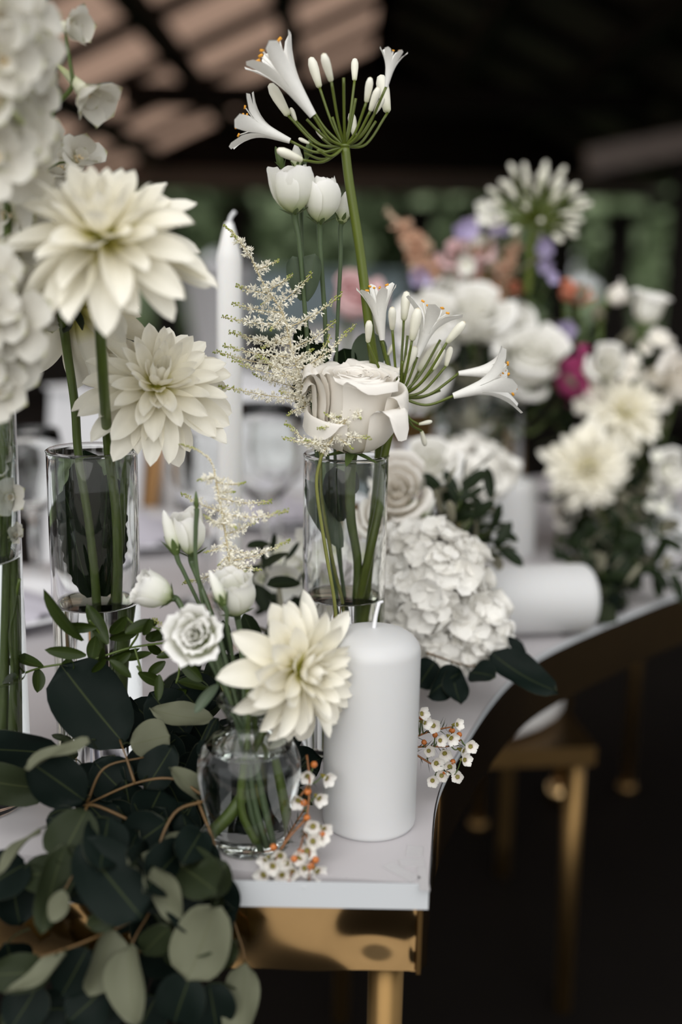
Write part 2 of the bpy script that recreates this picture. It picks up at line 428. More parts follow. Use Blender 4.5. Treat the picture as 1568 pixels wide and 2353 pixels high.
b = MB(); b.box((FX - OW / 2 - .005, FY - .0011, TZ - .0090), (OW + .01, .0016, .0188)); part('end_strip', b.build('end_strip', M_fascia, False), table, label='bluish white strip on the table end')
v, f = ribbon(offs(inn, -.0012), TZ - .0060, TZ + .0004); part('edge_strip', mk('edge_strip', v, f, M_fascia), table)
for (cx, cy, dx, dy, a) in ((-.010, .027, .018, .010, .1), (-.007, .043, .012, .015, -.1), (-.018, .014, .010, .028, .75), (-.0035, .006, .007, .03, .0)):
    b = MB(); b.box((FX + cx, FY + cy, TZ + .0003), (dx, dy, .0004), Matrix.Rotation(a, 3, 'Z')); part('tape_strip', b.build('tape_strip', M_tape, False), table)
def leg(x, y, foot=False, top=ZB0):
    l = part('leg', tube('leg', [(x, y, .03 if foot else 0), (x, y, top + .012)], .013, M_goldd, 16, 2), table)
    if foot: part('ball_foot', lathe('ball_foot', [(.0, 0), (.02, .004), (.03, .02), (.032, .034), (.026, .052), (.014, .062)], M_gold, 24), l, Matrix.Translation((x, y, 0)))
    else: part('foot', lathe('foot', [(.0, 0), (.020, 0), (.020, .012), (.014, .02)], M_goldd, 24), l, Matrix.Translation((x, y, 0)))
leg(FX - .026, FY + .03); leg(XL + .06, FY + .04)
a_ = on(1285, 1850, 0.0); leg(a_.x, a_.y, True)
a_ = on(1440, 1815, 0.0); leg(a_.x, a_.y)
a_ = on(1098, 1900, 0.0); leg(a_.x, a_.y)
# ------------------------------------------------------------------ plant shapes
def sheet(name, m, n, fn, mats):
    """grid surface: fn(u in -1..1, v in 0..1) -> point; UV = (u, v)"""
    v, u_ = [], []
    for j in range(n + 1):
        for i in range(m + 1):
            u, t = -1 + 2 * i / m, j / n
            v.append(fn(u, t)); u_.append(((u + 1) / 2, t))
    f = [(j * (m + 1) + i, j * (m + 1) + i + 1, (j + 1) * (m + 1) + i + 1, (j + 1) * (m + 1) + i) for j in range(n) for i in range(m)]
    return mk(name, v, f, mats, u_)
def petal_fn(wid, pw=.7, pt=.5, cup=.25, bend=0.0, groove=0.0, tip=0.0, twist=0.0, wave=0.0, seed=0):
    """unit length petal along +Y, upper face +Z; bend = total curl angle (positive lifts the tip)"""
    mx = max((t / 60) ** pw * (1 - t / 60) ** pt for t in range(61))
    def fn(u, t):
        w = wid / 2 * ((t ** pw) * ((1 - t) ** pt) / mx if 0 < t < 1 else 0)
        w = max(w, .045 * (1 - t) * wid * 2) if t < .3 else w
        x = u * w
        z = cup * u * u * w + groove * math.cos(3 * math.pi * u) * w + wave * math.sin(7 * t + seed + 2.5 * u) * abs(u) * .1
        a = bend * t
        if abs(bend) > 1e-4: y_, z_ = math.sin(a) / bend, (1 - math.cos(a)) / bend
        else: y_, z_ = t, 0
        p = V(x, y_ - z * math.sin(a), z_ + z * math.cos(a))
        if twist: p = Matrix.Rotation(twist * t, 3, 'Y') @ p
        return p
    return fn
def petal_mesh(name, mat_, m=4, n=7, **k): return sheet(name, m, n, petal_fn(**k), mat_)
def prof_at(prof, t):
    x = t * (len(prof) - 1); i = min(int(x), len(prof) - 2); s = x - i
    p0, p1, p2, p3 = prof[max(i - 1, 0)], prof[i], prof[i + 1], prof[min(i + 2, len(prof) - 1)]
    return [.5 * (2 * p1[k] + (p2[k] - p0[k]) * s + (2 * p0[k] - 5 * p1[k] + 4 * p2[k] - p3[k]) * s * s + (3 * p1[k] - p0[k] - 3 * p2[k] + p3[k]) * s ** 3) for k in (0, 1)]
def wrap_petal(name, mat_, prof, phi, m=8, n=8, ruffle=0.0, seed=0, rnd_top=.15, w0=.35, spiral=0.0):
    """petal lying on a surface of revolution about Z, facing +X"""
    def fn(u, t):
        tt = t * (1 - rnd_top * u * u * t)
        r, z = prof_at(prof, tt)
        a = u * phi * min(1, w0 + 1.6 * t) * (1 - .25 * max(0, t - .75) / .25 * abs(u))
        r *= 1 + spiral * u * min(1, t * 2)
        r += ruffle * t ** 3 * math.sin(5 * a + seed * 1.7 + 1.3 * math.sin(seed + 9 * u))
        z += ruffle * .7 * t ** 3 * math.sin(7 * u + seed)
        return V(r * math.cos(a), r * math.sin(a), z)
    return sheet(name, m, n, fn, mat_)
def leaf_mesh(L, wd, top, under, fold=.15, bend=.3, curl=0.0, pw=.6, pt=.55, serr=0.0, nserr=9, m=6, n=10, wave=.0, seed=0, th=.00035):
    """two-skinned leaf along +Y: upper face +Z (top), lower face (under)"""
    base = petal_fn(wid=wd / L, pw=pw, pt=pt, cup=fold, bend=bend, wave=wave, seed=seed)
    def fn(u, t):
        k = 1 + (serr * (1 if int(t * nserr * 2) % 2 else -.4) * abs(u) if serr else 0)
        p = base(u * k if abs(u) > .8 else u, t)
        if curl:
            w = wd / L / 2; a = curl * p.x / max(w, 1e-4)
            p = V(p.x * (math.sin(a) / a if abs(a) > 1e-3 else 1), p.y, p.z + p.x * (1 - math.cos(a)) / a if abs(a) > 1e-3 else p.z)
        return p * L
    v, uv = [], []
    for s in (0, 1):
        for j in range(n + 1):
            for i in range(m + 1):
                u, t = -1 + 2 * i / m, j / n
                p = fn(u, t); p = V(p.x, p.y, p.z - (th if s else 0)); v.append(p); uv.append(((u + 1) / 2, t))
    N = (m + 1) * (n + 1); f, fm = [], []
    for j in range(n):
        for i in range(m):
            a = j * (m + 1) + i
            for q in ((a, a + 1, a + m + 2), (a, a + m + 2, a + m + 1)):
                f.append(q); fm.append(0); f.append(tuple(N + i_ for i_ in q[::-1])); fm.append(1)
    return mk('leaf', v, f, [top, under], uv, fm)
def place_leaf(parent, b, t, w, top, under, roll=0.0, name='leaf', **k):
    """leaf from world point b (stalk end) to t (tip), w metres wide; roll 0 shows the upper face to the near side"""
    d = t - b; L = d.length
    tocam = (CAM - (b + t) / 2).normalized()
    n = tocam - d.normalized() * tocam.dot(d.normalized())
    n = Matrix.Rotation(roll, 3, d.normalized()) @ n
    bend = k.get('bend', .3)
    me = leaf_mesh(L, w, top, under, **k)
    M = basis(b, d, n)
    M = M @ Matrix.Rotation(-bend / 2, 4, 'X')
    return part(name, me, parent, M)

# shared meshes -----------------------------------------------------
DP = [petal_mesh('dahlia_petal', M_dahlia, 6, 13, wid=.31, pw=.85, pt=.66, cup=.62, bend=b_, groove=.05, twist=tw, wave=.15, seed=k)
      for k, (b_, tw) in enumerate(((.9, 0), (.5, .1), (.05, -.15), (-.35, .2), (-.6, -.1), (-.25, .35)))]
SEP = petal_mesh('dahlia_sepal', M_dsep, 4, 6, wid=.55, pw=.5, pt=.6, cup=.3, bend=-.5)
HEARTP = lathe('dahlia_heart', [(0, .9), (.35, .82), (.7, .5), (.9, .1), (.6, -.3), (0, -.4)][::-1], M_heart, 16)
def dahlia(label, c, axis, R, stem, N=72, seed=1, sep=True, stemr=.0036, group=None, wf=1.0, droop=104, name='dahlia'):
    r_ = random.Random(seed); ax = Vector(axis).normalized()
    t = thing(name, label, 'flower', stem[-1] if stem else c, group)
    e1 = ax.orthogonal().normalized(); e2 = ax.cross(e1)
    part('heart', HEARTP, t, zup(c, ax, R * .10))
    for i in range(N):
        tt = (i + .6) / N; a = i * 2.39996 + r_.uniform(-.12, .12)
        rad = e1 * math.cos(a) + e2 * math.sin(a)
        ph = math.radians(24 + (droop - 24) * tt ** .72 + r_.uniform(-7, 7))
        ln = R * (.30 + .70 * tt ** .55) * r_.uniform(.86, 1.07)
        pos = c + rad * (R * .12 * math.sqrt(tt)) + ax * (R * (.08 - .16 * tt))
        d = ax * math.cos(ph) + rad * math.sin(ph); n = ax * math.sin(ph) - rad * math.cos(ph)
        n = Matrix.Rotation(r_.uniform(-.25, .25), 3, d) @ n
        k = 0 if tt < .14 else 1 if tt < .3 else r_.choice((1, 2, 5)) if tt < .55 else r_.choice((2, 3, 4, 5))
        part('petal', DP[k], t, basis(pos, d, n, (ln * wf * r_.uniform(.9, 1.15), ln, ln)))
    if sep:
        for i in range(6):
            a = i * 1.047 + .3; rad = e1 * math.cos(a) + e2 * math.sin(a)
            d = rad - ax * r_.uniform(.3, .9)
            part('sepal', SEP, t, basis(c - ax * R * .10 + rad * R * .05, d, ax, R * r_.uniform(.24, .34)), label='dark green sepal')
    if stem:
        part('stem', tube('stem', [c - ax * R * .06, c - ax * R * .22] + list(stem), [stemr * 1.25, stemr, stemr, stemr * 1.15], M_stem, 10), t)
    return t

# lisianthus
def cupprof(s, flare): return [(.07, 0), (.25, .11), (.44, .34), (.51, .62), (.49 + .14 * flare, .86), (.44 + .60 * flare, 1.0 - .10 * flare)]
LP = {}
def liso_mesh(flare, k):
    key = (flare, k)
    if key not in LP:
        pr = [(r * (1 - .16 * (k // 4)), z * (1 - .05 * (k // 4))) for r, z in cupprof(1, flare)]
        LP[key] = wrap_petal('lisianthus_petal', M_liso, pr, .98, 10, 9, ruffle=.022 + .08 * flare, seed=k + 3 * flare, rnd_top=.20, spiral=.11)
    return LP[key]
CAL = petal_mesh('calyx_sepal', M_calyx, 2, 5, wid=.30, pw=.35, pt=.8, cup=.5, bend=.12)
def lisianthus(label, base, axis, H, wide, stem, flare=.2, seed=1, stemr=.0017, layers=2, group=None, name='lisianthus', mat_=None, stem_mat=None):
    """base = bottom of the bloom; H height; wide = width scale"""
    r_ = random.Random(seed); ax = Vector(axis).normalized()
    t = thing(name, label, 'flower', stem[-1], group)
    for ly in range(layers):
        for i in range(5):
            k = min(ly, 2) * 4 + (i % 4)
            M = zup(base, ax, 1, i * 1.2566 + ly * .63 + seed) @ Matrix.Diagonal((H * wide * max(.25, 1 - .17 * ly), H * wide * max(.25, 1 - .17 * ly), H * r_.uniform(.88, 1.05), 1)) @ Matrix.Rotation(r_.uniform(-.10, .06), 4, 'Y')
            me = liso_mesh(flare, k)
            o = part('petal', me, t, M)
    e = ax.orthogonal().normalized()
    for i in range(5):
        rad = Matrix.Rotation(i * 1.2566 + .4, 3, ax) @ e
        part('sepal', CAL, t, basis(base - ax * H * .05 + rad * H * .045, ax * .52 + rad * 1.05 * wide / .85, ax - rad, H * .40))
    part('stem', tube('stem', [base + ax * H * .02, base - ax * H * .18] + list(stem), [stemr * 1.7, stemr * 1.1, stemr, stemr], stem_mat or M_stem_l, 8), t)
    return t
BUDP = lathe('bud_petals', [(.05, 0), (.20, .10), (.285, .30), (.27, .52), (.19, .75), (.09, .93), (.02, 1.0)], M_liso, 14)
def twist_bud(m_, k=1.0):
    v, f, u = lathe_data([(.05, 0), (.20, .10), (.285, .30), (.27, .52), (.19, .75), (.09, .93), (.012, 1.0)], 20)
    o = []
    for p in v:
        a = math.atan2(p.y, p.x); r = math.hypot(p.x, p.y); r2 = r * (1 + .10 * math.sin(3 * (a + p.z * 2.6))); a2 = a + p.z * .5
        o.append(V(r2 * math.cos(a2), r2 * math.sin(a2), p.z))
    return mk('bud_petals', o, f, m_, u)
BUDT = twist_bud(M_liso)
BUDG = twist_bud(M_calyx)
def liso_bud(label, base, tip, wide, stem, green=False, stemr=.0014, group=None):
    ax = (tip - base); H = ax.length; ax.normalize()
    t = thing('lisianthus_bud', label, 'flower bud', stem[-1], group)
    part('bud', BUDG if green else BUDT, t, zup(base, ax, 1) @ Matrix.Diagonal((H * wide, H * wide, H, 1)))
    e = ax.orthogonal().normalized()
    for i in range(5):
        rad = Matrix.Rotation(i * 1.2566 + .4, 3, ax) @ e
        part('sepal', CAL, t, basis(base - ax * H * .05 + rad * H * .05, ax + rad * 1.0 * wide, ax - rad, H * .5))
    part('stem', tube('stem', [base + ax * H * .02, base - ax * H * .2] + list(stem), [stemr * 1.5, stemr, stemr], M_stem_l, 8), t)
    return t

# rose
def rose(label, base, axis, R, H, stem, seed=1, n=15, mats=None, group=None, name='rose', flare=1.0, stemr=.003, reflex=()):
    mats = mats or M_rose; r_ = random.Random(seed); ax = Vector(axis).normalized()
    t = thing(name, label, 'flower', stem[-1] if stem else base, group)
    for i in range(n):
        q = i / (n - 1); rr = .14 + .80 * q ** .9; fl = (.02 + .30 * q ** 2.0) * flare; top = 1.0 - .03 * (1 - q)
        pr = [(.05 + .03 * q, 0), (rr * .62, .12), (rr * .98, .40), (rr * .98, .70), (rr + fl * .45, .92), (rr + fl * 1.05, top), (rr + fl * 1.35, top - .05 * q - .10 * q * q)]
        pr = [(a * R, b * H) for a, b in pr]
        me = wrap_petal('rose_petal', mats, pr, .75 + .85 * (1 - q), 9, 10, ruffle=R * (.02 + .03 * q), seed=seed + i, rnd_top=.14, w0=.5)
        part('petal', me, t, zup(base, ax, 1, i * 2.2 + seed + r_.uniform(-.2, .2)))
    for k, (dirv, top, curl, ph_) in enumerate(reflex):      # outer petals rolled back
        pr = [(.10, .0), (.62, .10), (.98, .30), (1.06, top * .8), (1.12, top), (1.12 + curl * .35, top + .03), (1.12 + curl * .75, top - .02), (1.12 + curl, top - .16 - curl * .3)]
        pr = [(a * R, b * H) for a, b in pr]
        me = wrap_petal('rose_petal', mats, pr, ph_, 10, 14, ruffle=R * .03, seed=seed + 40 + k, rnd_top=.10 if ph_ > .5 else .45, w0=.5)
        x = Vector(dirv); x = (x - ax * x.dot(ax)).normalized(); y = ax.cross(x)
        part('petal', me, t, Matrix(((x.x, y.x, ax.x, base[0]), (x.y, y.y, ax.y, base[1]), (x.z, y.z, ax.z, base[2]), (0, 0, 0, 1))))
    if stem:
        e = ax.orthogonal().normalized()
        for i in range(5):
            rad = Matrix.Rotation(i * 1.2566, 3, ax) @ e
            part('sepal', CAL, t, basis(base + rad * R * .06, rad - ax * .25, ax, R * .7))
        part('stem', tube('stem', [base + ax * H * .02] + list(stem), [stemr * 1.4, stemr, stemr], M_stem, 10), t)
    return t

# agapanthus
ABUD = lathe('agapanthus_bud', [(.05, 0), (.10, .06), (.135, .30), (.165, .58), (.16, .78), (.10, .95), (.02, 1.0)], M_agab, 12)
def ribbed(me):
    for v in me.vertices:
        a = math.atan2(v.co.y, v.co.x); r = 1 + .05 * math.cos(6 * a) * (v.co.z > .1); v.co.x *= r; v.co.y *= r
ribbed(ABUD)
ATEP = {}
def atep(fl, k):
    if (fl, k) not in ATEP:
        pr = [(.05, .0), (.085, .25), (.12, .45), (.17 + .05 * fl, .65), (.24 + .20 * fl, .85), (.28 + .42 * fl, .98)]
        ATEP[fl, k] = wrap_petal('tepal', M_agaf, pr, .50, 4, 9, ruffle=.02, seed=k + fl, rnd_top=.22, w0=.9)
    return ATEP[fl, k]
ATUBE = lathe('flower_tube', [(.05, 0), (.083, .25), (.118, .46)], M_agaf, 14, False)
def stamens(fl):
    b = MB()
    for i in range(6):
        a = i * 1.047 + .5; d = V(math.cos(a), math.sin(a), 0)
        p = [d * .03 + V(0, 0, .35), d * .09 + V(0, 0, .7), d * (.15 + .12 * fl) + V(0, 0, .92 + .05 * (i % 2))]
        b.tube(spline(p, 3), .010, 5, 0)
        b.tube([p[2] - d * .03, p[2] + d * .035 + V(0, 0, .012)], [.020, .020], 6, 1)
    return b.build('stamens', [M_agaf, M_anther])
ASTA = {f_: stamens(f_) for f_ in (.3, .8)}
def agapanthus(label, c, items, stem, pr=.0011, stemr=.0045, group=None, bw=1.0):
    """items: (kind, pedicel end, tip, [sag]) in world coordinates"""
    t = thing('agapanthus', label, 'flower', stem[-1], group)
    part('stem', tube('stem', [c] + list(stem), [stemr * .9, stemr, stemr * 1.1], M_stem_ag, 14), t)
    part('bract', lathe('bract', [(.2, -.4), (1, -.1), (1.15, .3), (.4, .6)], M_stem_ag, 12), t, zup(c, V(0, 0, 1), stemr))
    ups = (c - stem[0]).normalized()
    for k, it in enumerate(items):
        kind, e, tip = it[:3]
        mid = c.lerp(e, .5) + (it[3] if len(it) > 3 else V(0, 0, 0))
        end = e
        part('pedicel', tube('pedicel', [c, mid, e], [pr * 1.15, pr, pr], M_stem_ag, 7), t)
        if kind == 'cut':
            continue
        d = tip - e; H = d.length
        if kind == 'bud':
            part('bud', ABUD, t, zup(e, d, 1, k) @ Matrix.Diagonal((H * bw, H * bw, H, 1)))
        else:
            fl = .8 if kind == 'open' else .3
            M = zup(e, d, 1, k * .7) @ Matrix.Diagonal((H * bw, H * bw, H, 1))
            fo = part('flower', ATUBE, t, M)
            for i in range(6):
                part('tepal', atep(fl, i % 3), fo, M @ Matrix.Rotation(i * 1.047, 4, 'Z') @ Matrix.Diagonal((1 - .06 * (i % 2),) * 2 + (1, 1)))
            part('stamens', ASTA[fl], fo, M, kind='stuff', label='orange tipped stamens')
    return t

# astilbe: twigs set with tiny round buds (green at the tips) and fringed florets
def ico(c, r):
    v = [V(0, 0, 1), V(.9, 0, .1), V(.28, .85, -.1), V(-.73, .53, .1), V(-.73, -.53, -.1), V(.28, -.85, .1), V(0, 0, -1)]
    f = [(0, i, i % 5 + 1) for i in range(1, 6)] + [(6, i % 5 + 1, i) for i in range(1, 6)]
    return [c + x * r for x in v], f
def astilbe_branch(t, pts, r0, seed, fuzz=.5, green=.3, mat_=None, dens=1.0, stem_mat=None, sr=.0007, bs=1.0):
    """one side branch: twig + its florets joined as stuff"""
    r_ = random.Random(seed); P = spline(pts, 6)
    ln = sum((P[i + 1] - P[i]).length for i in range(len(P) - 1))
    v, f, u = tube_data(P, [sr, sr * .5], 5)
    tw = part('branch', mk('branch', v, f, stem_mat or M_asts, u), t)
    b = MB(); n = int(ln / .00055 * dens)
    for i in range(n):
        q = i / n; x = q * (len(P) - 1); k = min(int(x), len(P) - 2)
        p = P[k].lerp(P[k + 1], x - k); T = (P[k + 1] - P[k]).normalized()
        e = T.orthogonal().normalized(); e = Matrix.Rotation(r_.uniform(0, 6.283), 3, T) @ e
        rad = r0 * (1 - .55 * q) * r_.uniform(.35, 1)
        c = p + e * rad + T * r_.uniform(0, .001)
        uvv = min(1, max(0, (q - (1 - green)) / green * .6 + .45 if q > 1 - green else r_.uniform(0, .45)))
        if q < .62 and r_.random() < fuzz * (1.1 - q):
            for j in range(5):
                d = (e * .8 + V(r_.gauss(0, .6), r_.gauss(0, .6), r_.gauss(0, .6)) + T * .3).normalized(); s = r_.uniform(.0026, .0046) * bs
                w = d.orthogonal().normalized() * s * .17
                b.add([c, c + d * s * .6 + w, c + d * s, c + d * s * .6 - w], [(0, 1, 2, 3)], [(.5, uvv * .3)] * 4)
        else:
            vv, ff = ico(c, r_.uniform(.00075, .0012) * bs * (1 - .25 * q)); b.add(vv, ff, [(.5, uvv)] * len(vv))
    o = part('florets', b.build('florets', mat_ or M_ast), tw, kind='stuff'); return tw

# hydrangea
def hyd_mesh(seed):
    b = MB(); r_ = random.Random(seed)
    fn = petal_fn(wid=1.0, pw=.6, pt=.35, cup=.30, bend=.3 + r_.uniform(-.9, .6), wave=1.1, seed=seed)
    for i in range(4):
        R_ = Matrix.Rotation(i * 1.5708 + r_.uniform(-.15, .15), 3, 'Z') @ Matrix.Rotation(r_.uniform(.0, .35), 3, 'X')
        v, u = [], []
        for j in range(6):
            for k in range(5): v.append(R_ @ (fn(-1 + k / 2, j / 5) * V(1, 1, 1).x)); u.append((k / 4, j / 5))
        b.add(v, [(j * 5 + k, j * 5 + k + 1, j * 5 + k + 6, j * 5 + k + 5) for j in range(5) for k in range(4)], u)
    vv, ff = ico(V(0, 0, .05), .07); b.add(vv, ff)
    return b.build('hydrangea_floret', M_hyd)
HYD = [hyd_mesh(s) for s in range(4)]
def hydrangea(label, c, rx, ry, rz, n, fs, stem, seed=1, group=None, lobes=()):
    r_ = random.Random(seed); t = thing('hydrangea', label, 'flower', stem[-1], group)
    core = lathe('core', [(.02, -1)] + [(math.cos(a), math.sin(a)) for a in [-1.3 + 2.6 * i / 9 for i in range(10)]] + [(.02, 1)], M_hyd, 20)
    part('core', core, t, Matrix.Translation(c) @ Matrix.Diagonal((rx * .72, ry * .72, rz * .72, 1)))
    bl = [(c, rx, ry, rz, n)] + [(Vector(l[0]), l[1], l[1], l[1], l[2]) for l in lobes]
    for (cc, ax_, ay, az, nn) in bl:
        for i in range(nn):
            z = 1 - 1.75 * (i + .5) / nn; a = i * 2.39996; s = math.sqrt(1 - z * z)
            d = V(s * math.cos(a), s * math.sin(a), z)
            p = cc + V(d.x * ax_, d.y * ay, d.z * az) * r_.uniform(.90, 1.10)
            n_ = (d + V(r_.gauss(0, .3), r_.gauss(0, .3), r_.gauss(0, .3))).normalized()
            part('floret', HYD[i % 4], t, zup(p, n_, fs * r_.uniform(.85, 1.2), r_.uniform(0, 6)))
    part('stem', tube('stem', [c] + list(stem), .004, M_stem, 8), t)
    return t

# delphinium floret
DPET = [petal_mesh('floret_petal', M_delph, 4, 6, wid=.85, pw=.55, pt=.32, cup=.30, bend=b_, wave=.6, seed=k) for k, b_ in enumerate((.5, .1, -.3))]
SPUR = tube('spur', [(0, 0, .06), (0, -.02, -.25), (.0, -.16, -.75)], [.13, .08, .02], M_spur, 8)
BEE = MB()
for i in range(5): BEE.add(*ico(V(.07 * math.cos(i * 1.256), .07 * math.sin(i * 1.256), .10), .07))
BEE = BEE.build('eye', M_bee)
def floret(t, p, d, s, seed, openn=.9, stem_from=None, name='floret'):
    r_ = random.Random(seed); M = zup(p, d, s, r_.uniform(0, 6)); fo = part(name, SPUR, t, M)
    for i in range(5):
        a = i * 1.2566; rad = V(math.cos(a), math.sin(a), 0)
        dd = rad * openn + V(0, 0, 1.15 - openn + r_.uniform(-.15, .2))
        part('petal', DPET[r_.randrange(3)], fo, M @ basis(rad * .06, dd, V(0, 0, 1) - rad * .2, r_.uniform(.55, .66)))
    for i in range(3):
        a = i * 2.1 + .5; rad = V(math.cos(a), math.sin(a), 0)
        part('petal', DPET[1], fo, M @ basis(rad * .02 + V(0, 0, .05), rad * .5 + V(0, 0, .8), V(0, 0, 1) - rad, .30))
    part('eye', BEE, fo, M)
    if stem_from is not None:
        q = p - Vector(d).normalized() * s * .05
        part('pedicel', tube('pedicel', [stem_from, stem_from.lerp(q, .5) + V(0, 0, .004), q], [.0009, .0008], M_stem, 6), t)
    return fo
# waxflower
WPET = petal_mesh('wax_petal', M_wax, 4, 6, wid=.80, pw=.45, pt=.25, cup=.45, bend=.9)
def waxcup():
    b = MB(); v, f, u = lathe_data([(.06, -.75), (.16, -.5), (.24, -.1), (.25, .08), (.21, .11), (.10, .06), (.01, .05)], 10, False); b.add(v, f, u)
    for i in range(10):
        a = i * .628; b.tube([(.18 * math.cos(a), .18 * math.sin(a), .1), (.22 * math.cos(a), .22 * math.sin(a), .24)], [.015, .028], 4)
    return b.build('flower_cup', M_waxc)
WCUP = waxcup()
WBUD = lathe('wax_berry', [(.05, -.8), (.28, -.4), (.42, 0), (.46, .3), (.30, .62), (.02, .72)], M_waxb, 10)
NEED = mk('needle', [(-.05, 0, 0), (.05, 0, 0), (.06, .5, .05), (0, 1, .15), (-.06, .5, .05)], [(0, 1, 2, 4), (4, 2, 3)], M_needle)
def wax_flower(t, p, d, s, seed):
    r_ = random.Random(seed); M = zup(p, d, s, r_.uniform(0, 6)); fo = part('flower', WCUP, t, M)
    for i in range(5):
        a = i * 1.2566; rad = V(math.cos(a), math.sin(a), 0)
        part('petal', WPET, fo, M @ basis(rad * .20 + V(0, 0, .05), rad + V(0, 0, .40), V(0, 0, 1) - rad * .4, .85))
    return fo
# ------------------------------------------------------------------ glass vases and candles
def cylinder_vase(label, x, y, R, H, water, th=.0028, bot=.009, wm=None, tint=None):
    t = thing('cylinder_vase', label, 'vase', (x, y, TZ))
    # the glass is solid with its water below the water line: one clean lens
    g = [(.0, 0), (R - .003, 0), (R, .003), (R, H - .003), (R + .0006, H - .0012), (R - .001, H), (R - th, H - .0005), (R - th - .0004, H - .003), (R - th, H - .006), (R - th, water + .0016), (R - th - .0006, water + .0007), (R - th - .003, water), (.0, water)]
    part('glass', lathe('glass', g, tint or M_glass, 72), t, Matrix.Translation((x, y, TZ + .0002)))
    r = R - th - .0012
    part('water', lathe('water', [(0, water + .0001), (r - .002, water + .0001), (r, water + .0008), (r - .002, water + .0005), (0, water + .0005)], wm or M_water, 72), t, Matrix.Translation((x, y, TZ + .0002)))
    return t
pl = W(211, 1031, 1.105); LV = V(pl.x, pl.y, TZ); LVH = pl.z - TZ
cylinder_vase('tall clear glass cylinder vase holding the cream dahlias and a dark leaf', LV.x, LV.y, .0352, LVH, W(215, 1382, 1.105).z - TZ, wm=M_waterd)
pr_ = W(796, 1042, 1.165); RV = V(pr_.x, pr_.y, TZ); RVY = RV.y / YS; RVH = pr_.z - TZ
cylinder_vase('clear glass cylinder vase behind the front pillar candle, under the big rose', RV.x, RV.y, .0352, RVH, W(790, 1368, 1.165).z - TZ, wm=M_waterd)
q_ = on(71, 1836); DV = V(q_.x - .047, q_.y, TZ); DVH = Wt(-60, 880, DV.y).z - TZ
cylinder_vase('tallest and widest clear glass cylinder vase with white delphinium stems', DV.x, DV.y, .047, DVH, Wt(-40, 1280, DV.y).z - TZ, bot=.014, tint=M_glassg)

BT = on(573, 1938)
def bottle_vase():
    t = thing('bottle_vase', 'small round clear glass bottle vase with a flared lip', 'vase', BT)
    o = [(0, 0), (.0235, 0), (.0255, .003), (.0262, .006), (.0275, .012), (.031, .025), (.0352, .042), (.0372, .056), (.0365, .067), (.0325, .077), (.0250, .084), (.0180, .0875), (.0150, .091), (.0150, .095), (.0172, .101), (.0205, .1065), (.0222, .109), (.0228, .1105), (.0226, .1122), (.0218, .1132)]
    i_ = [(.0206, .1136), (.0194, .1128), (.0188, .1112), (.0178, .1075), (.0152, .101), (.0132, .095), (.0132, .090), (.0165, .0855), (.0240, .0815), (.0290, .0762), (.0282, .0750), (.0265, .0745), (0, .0745)]
    part('glass', lathe('glass', o + i_, M_glassg, 72), t, Matrix.Translation(BT + V(0, 0, .0002)))
    part('water', lathe('water', [(0, .0746), (.0255, .0746), (.0272, .0752), (.0255, .0750), (0, .0750)], M_water, 72), t, Matrix.Translation(BT + V(0, 0, .0002)))
bottle_vase()

def pillar(label, c, R, H, axis=(0, 0, 1), wick=True, group='white pillar candles', lean=.012):
    t = thing('pillar_candle', label, 'candle', c, group)
    pf = [(0, 0), (R - .0016, 0), (R - .0004, .0016), (R, .004), (R, H - .014), (R - .0012, H - .0085), (R - .005, H - .0040), (R * .72, H - .0008), (R * .4, H + .0022), (R * .12, H + .0034), (0, H + .0034)]
    M = Matrix.Translation(c) @ V(0, 0, 1).rotation_difference(Vector(axis)).to_matrix().to_4x4()
    part('wax', lathe('wax', pf, M_wax_c, 72), t, M)
    if wick:
        b = MB(); b.tube(spline([(0, 0, H), (lean * .35, 0, H + .012), (lean * .9, 0, H + .0225)], 4), [.0015, .0013], 8)
        b.tube([(lean * .9, 0, H + .0222), (lean * .9 + .003, 0, H + .0232)], [.0014, .0008], 6)
        part('wick', b.build('wick', M_wick), t, M)
    return t
CN = on(848, 1884)
pillar('white pillar candle at the table corner, upright with a bent wick', CN, .0352, .150, lean=.004)

# ------------------------------------------------------------------ dahlias
dahlia('largest cream dahlia, raised above the left glass cylinder vase', W(238, 540, .945), (.04, -.50, .86), .071,
       [W(226, 640, .975), W(236, 850, 1.0), W(250, 1035, 1.088), W(268, 1200, 1.098), W(268, 1400, 1.105), W(255, 1690, 1.105)], 74, 11, wf=1.08, stemr=.0038, droop=112)
dahlia('cream dahlia with its back and dark sepals turned outward, behind a thick stem', W(165, 700, 1.10), (.30, .80, .45), .064,
       [W(152, 790, 1.11), W(172, 930, 1.11), W(180, 1040, 1.11), W(205, 1200, 1.108), W(222, 1385, 1.105), W(228, 1640, 1.10)], 64, 12, wf=1.3, stemr=.0034)
dahlia('cream dahlia leaning over the rim of the left glass vase', W(360, 885, 1.085), (.22, -.72, .62), .060,
       [W(330, 960, 1.115), W(292, 1055, 1.12), W(280, 1180, 1.12), W(262, 1400, 1.12), W(242, 1600, 1.115)], 80, 13, wf=1.02, stemr=.0034, droop=108)
dahlia('cream dahlia in the small bottle vase, against the front pillar candle', W(692, 1543, .945), (.70, -.68, .10), .0545,
       [W(655, 1600, .968), W(602, 1690, .955), W(575, 1780, .95), W(548, 1840, .945), W(500, 1925, .945)], 70, 14, wf=1.12, stemr=.0032, droop=98)

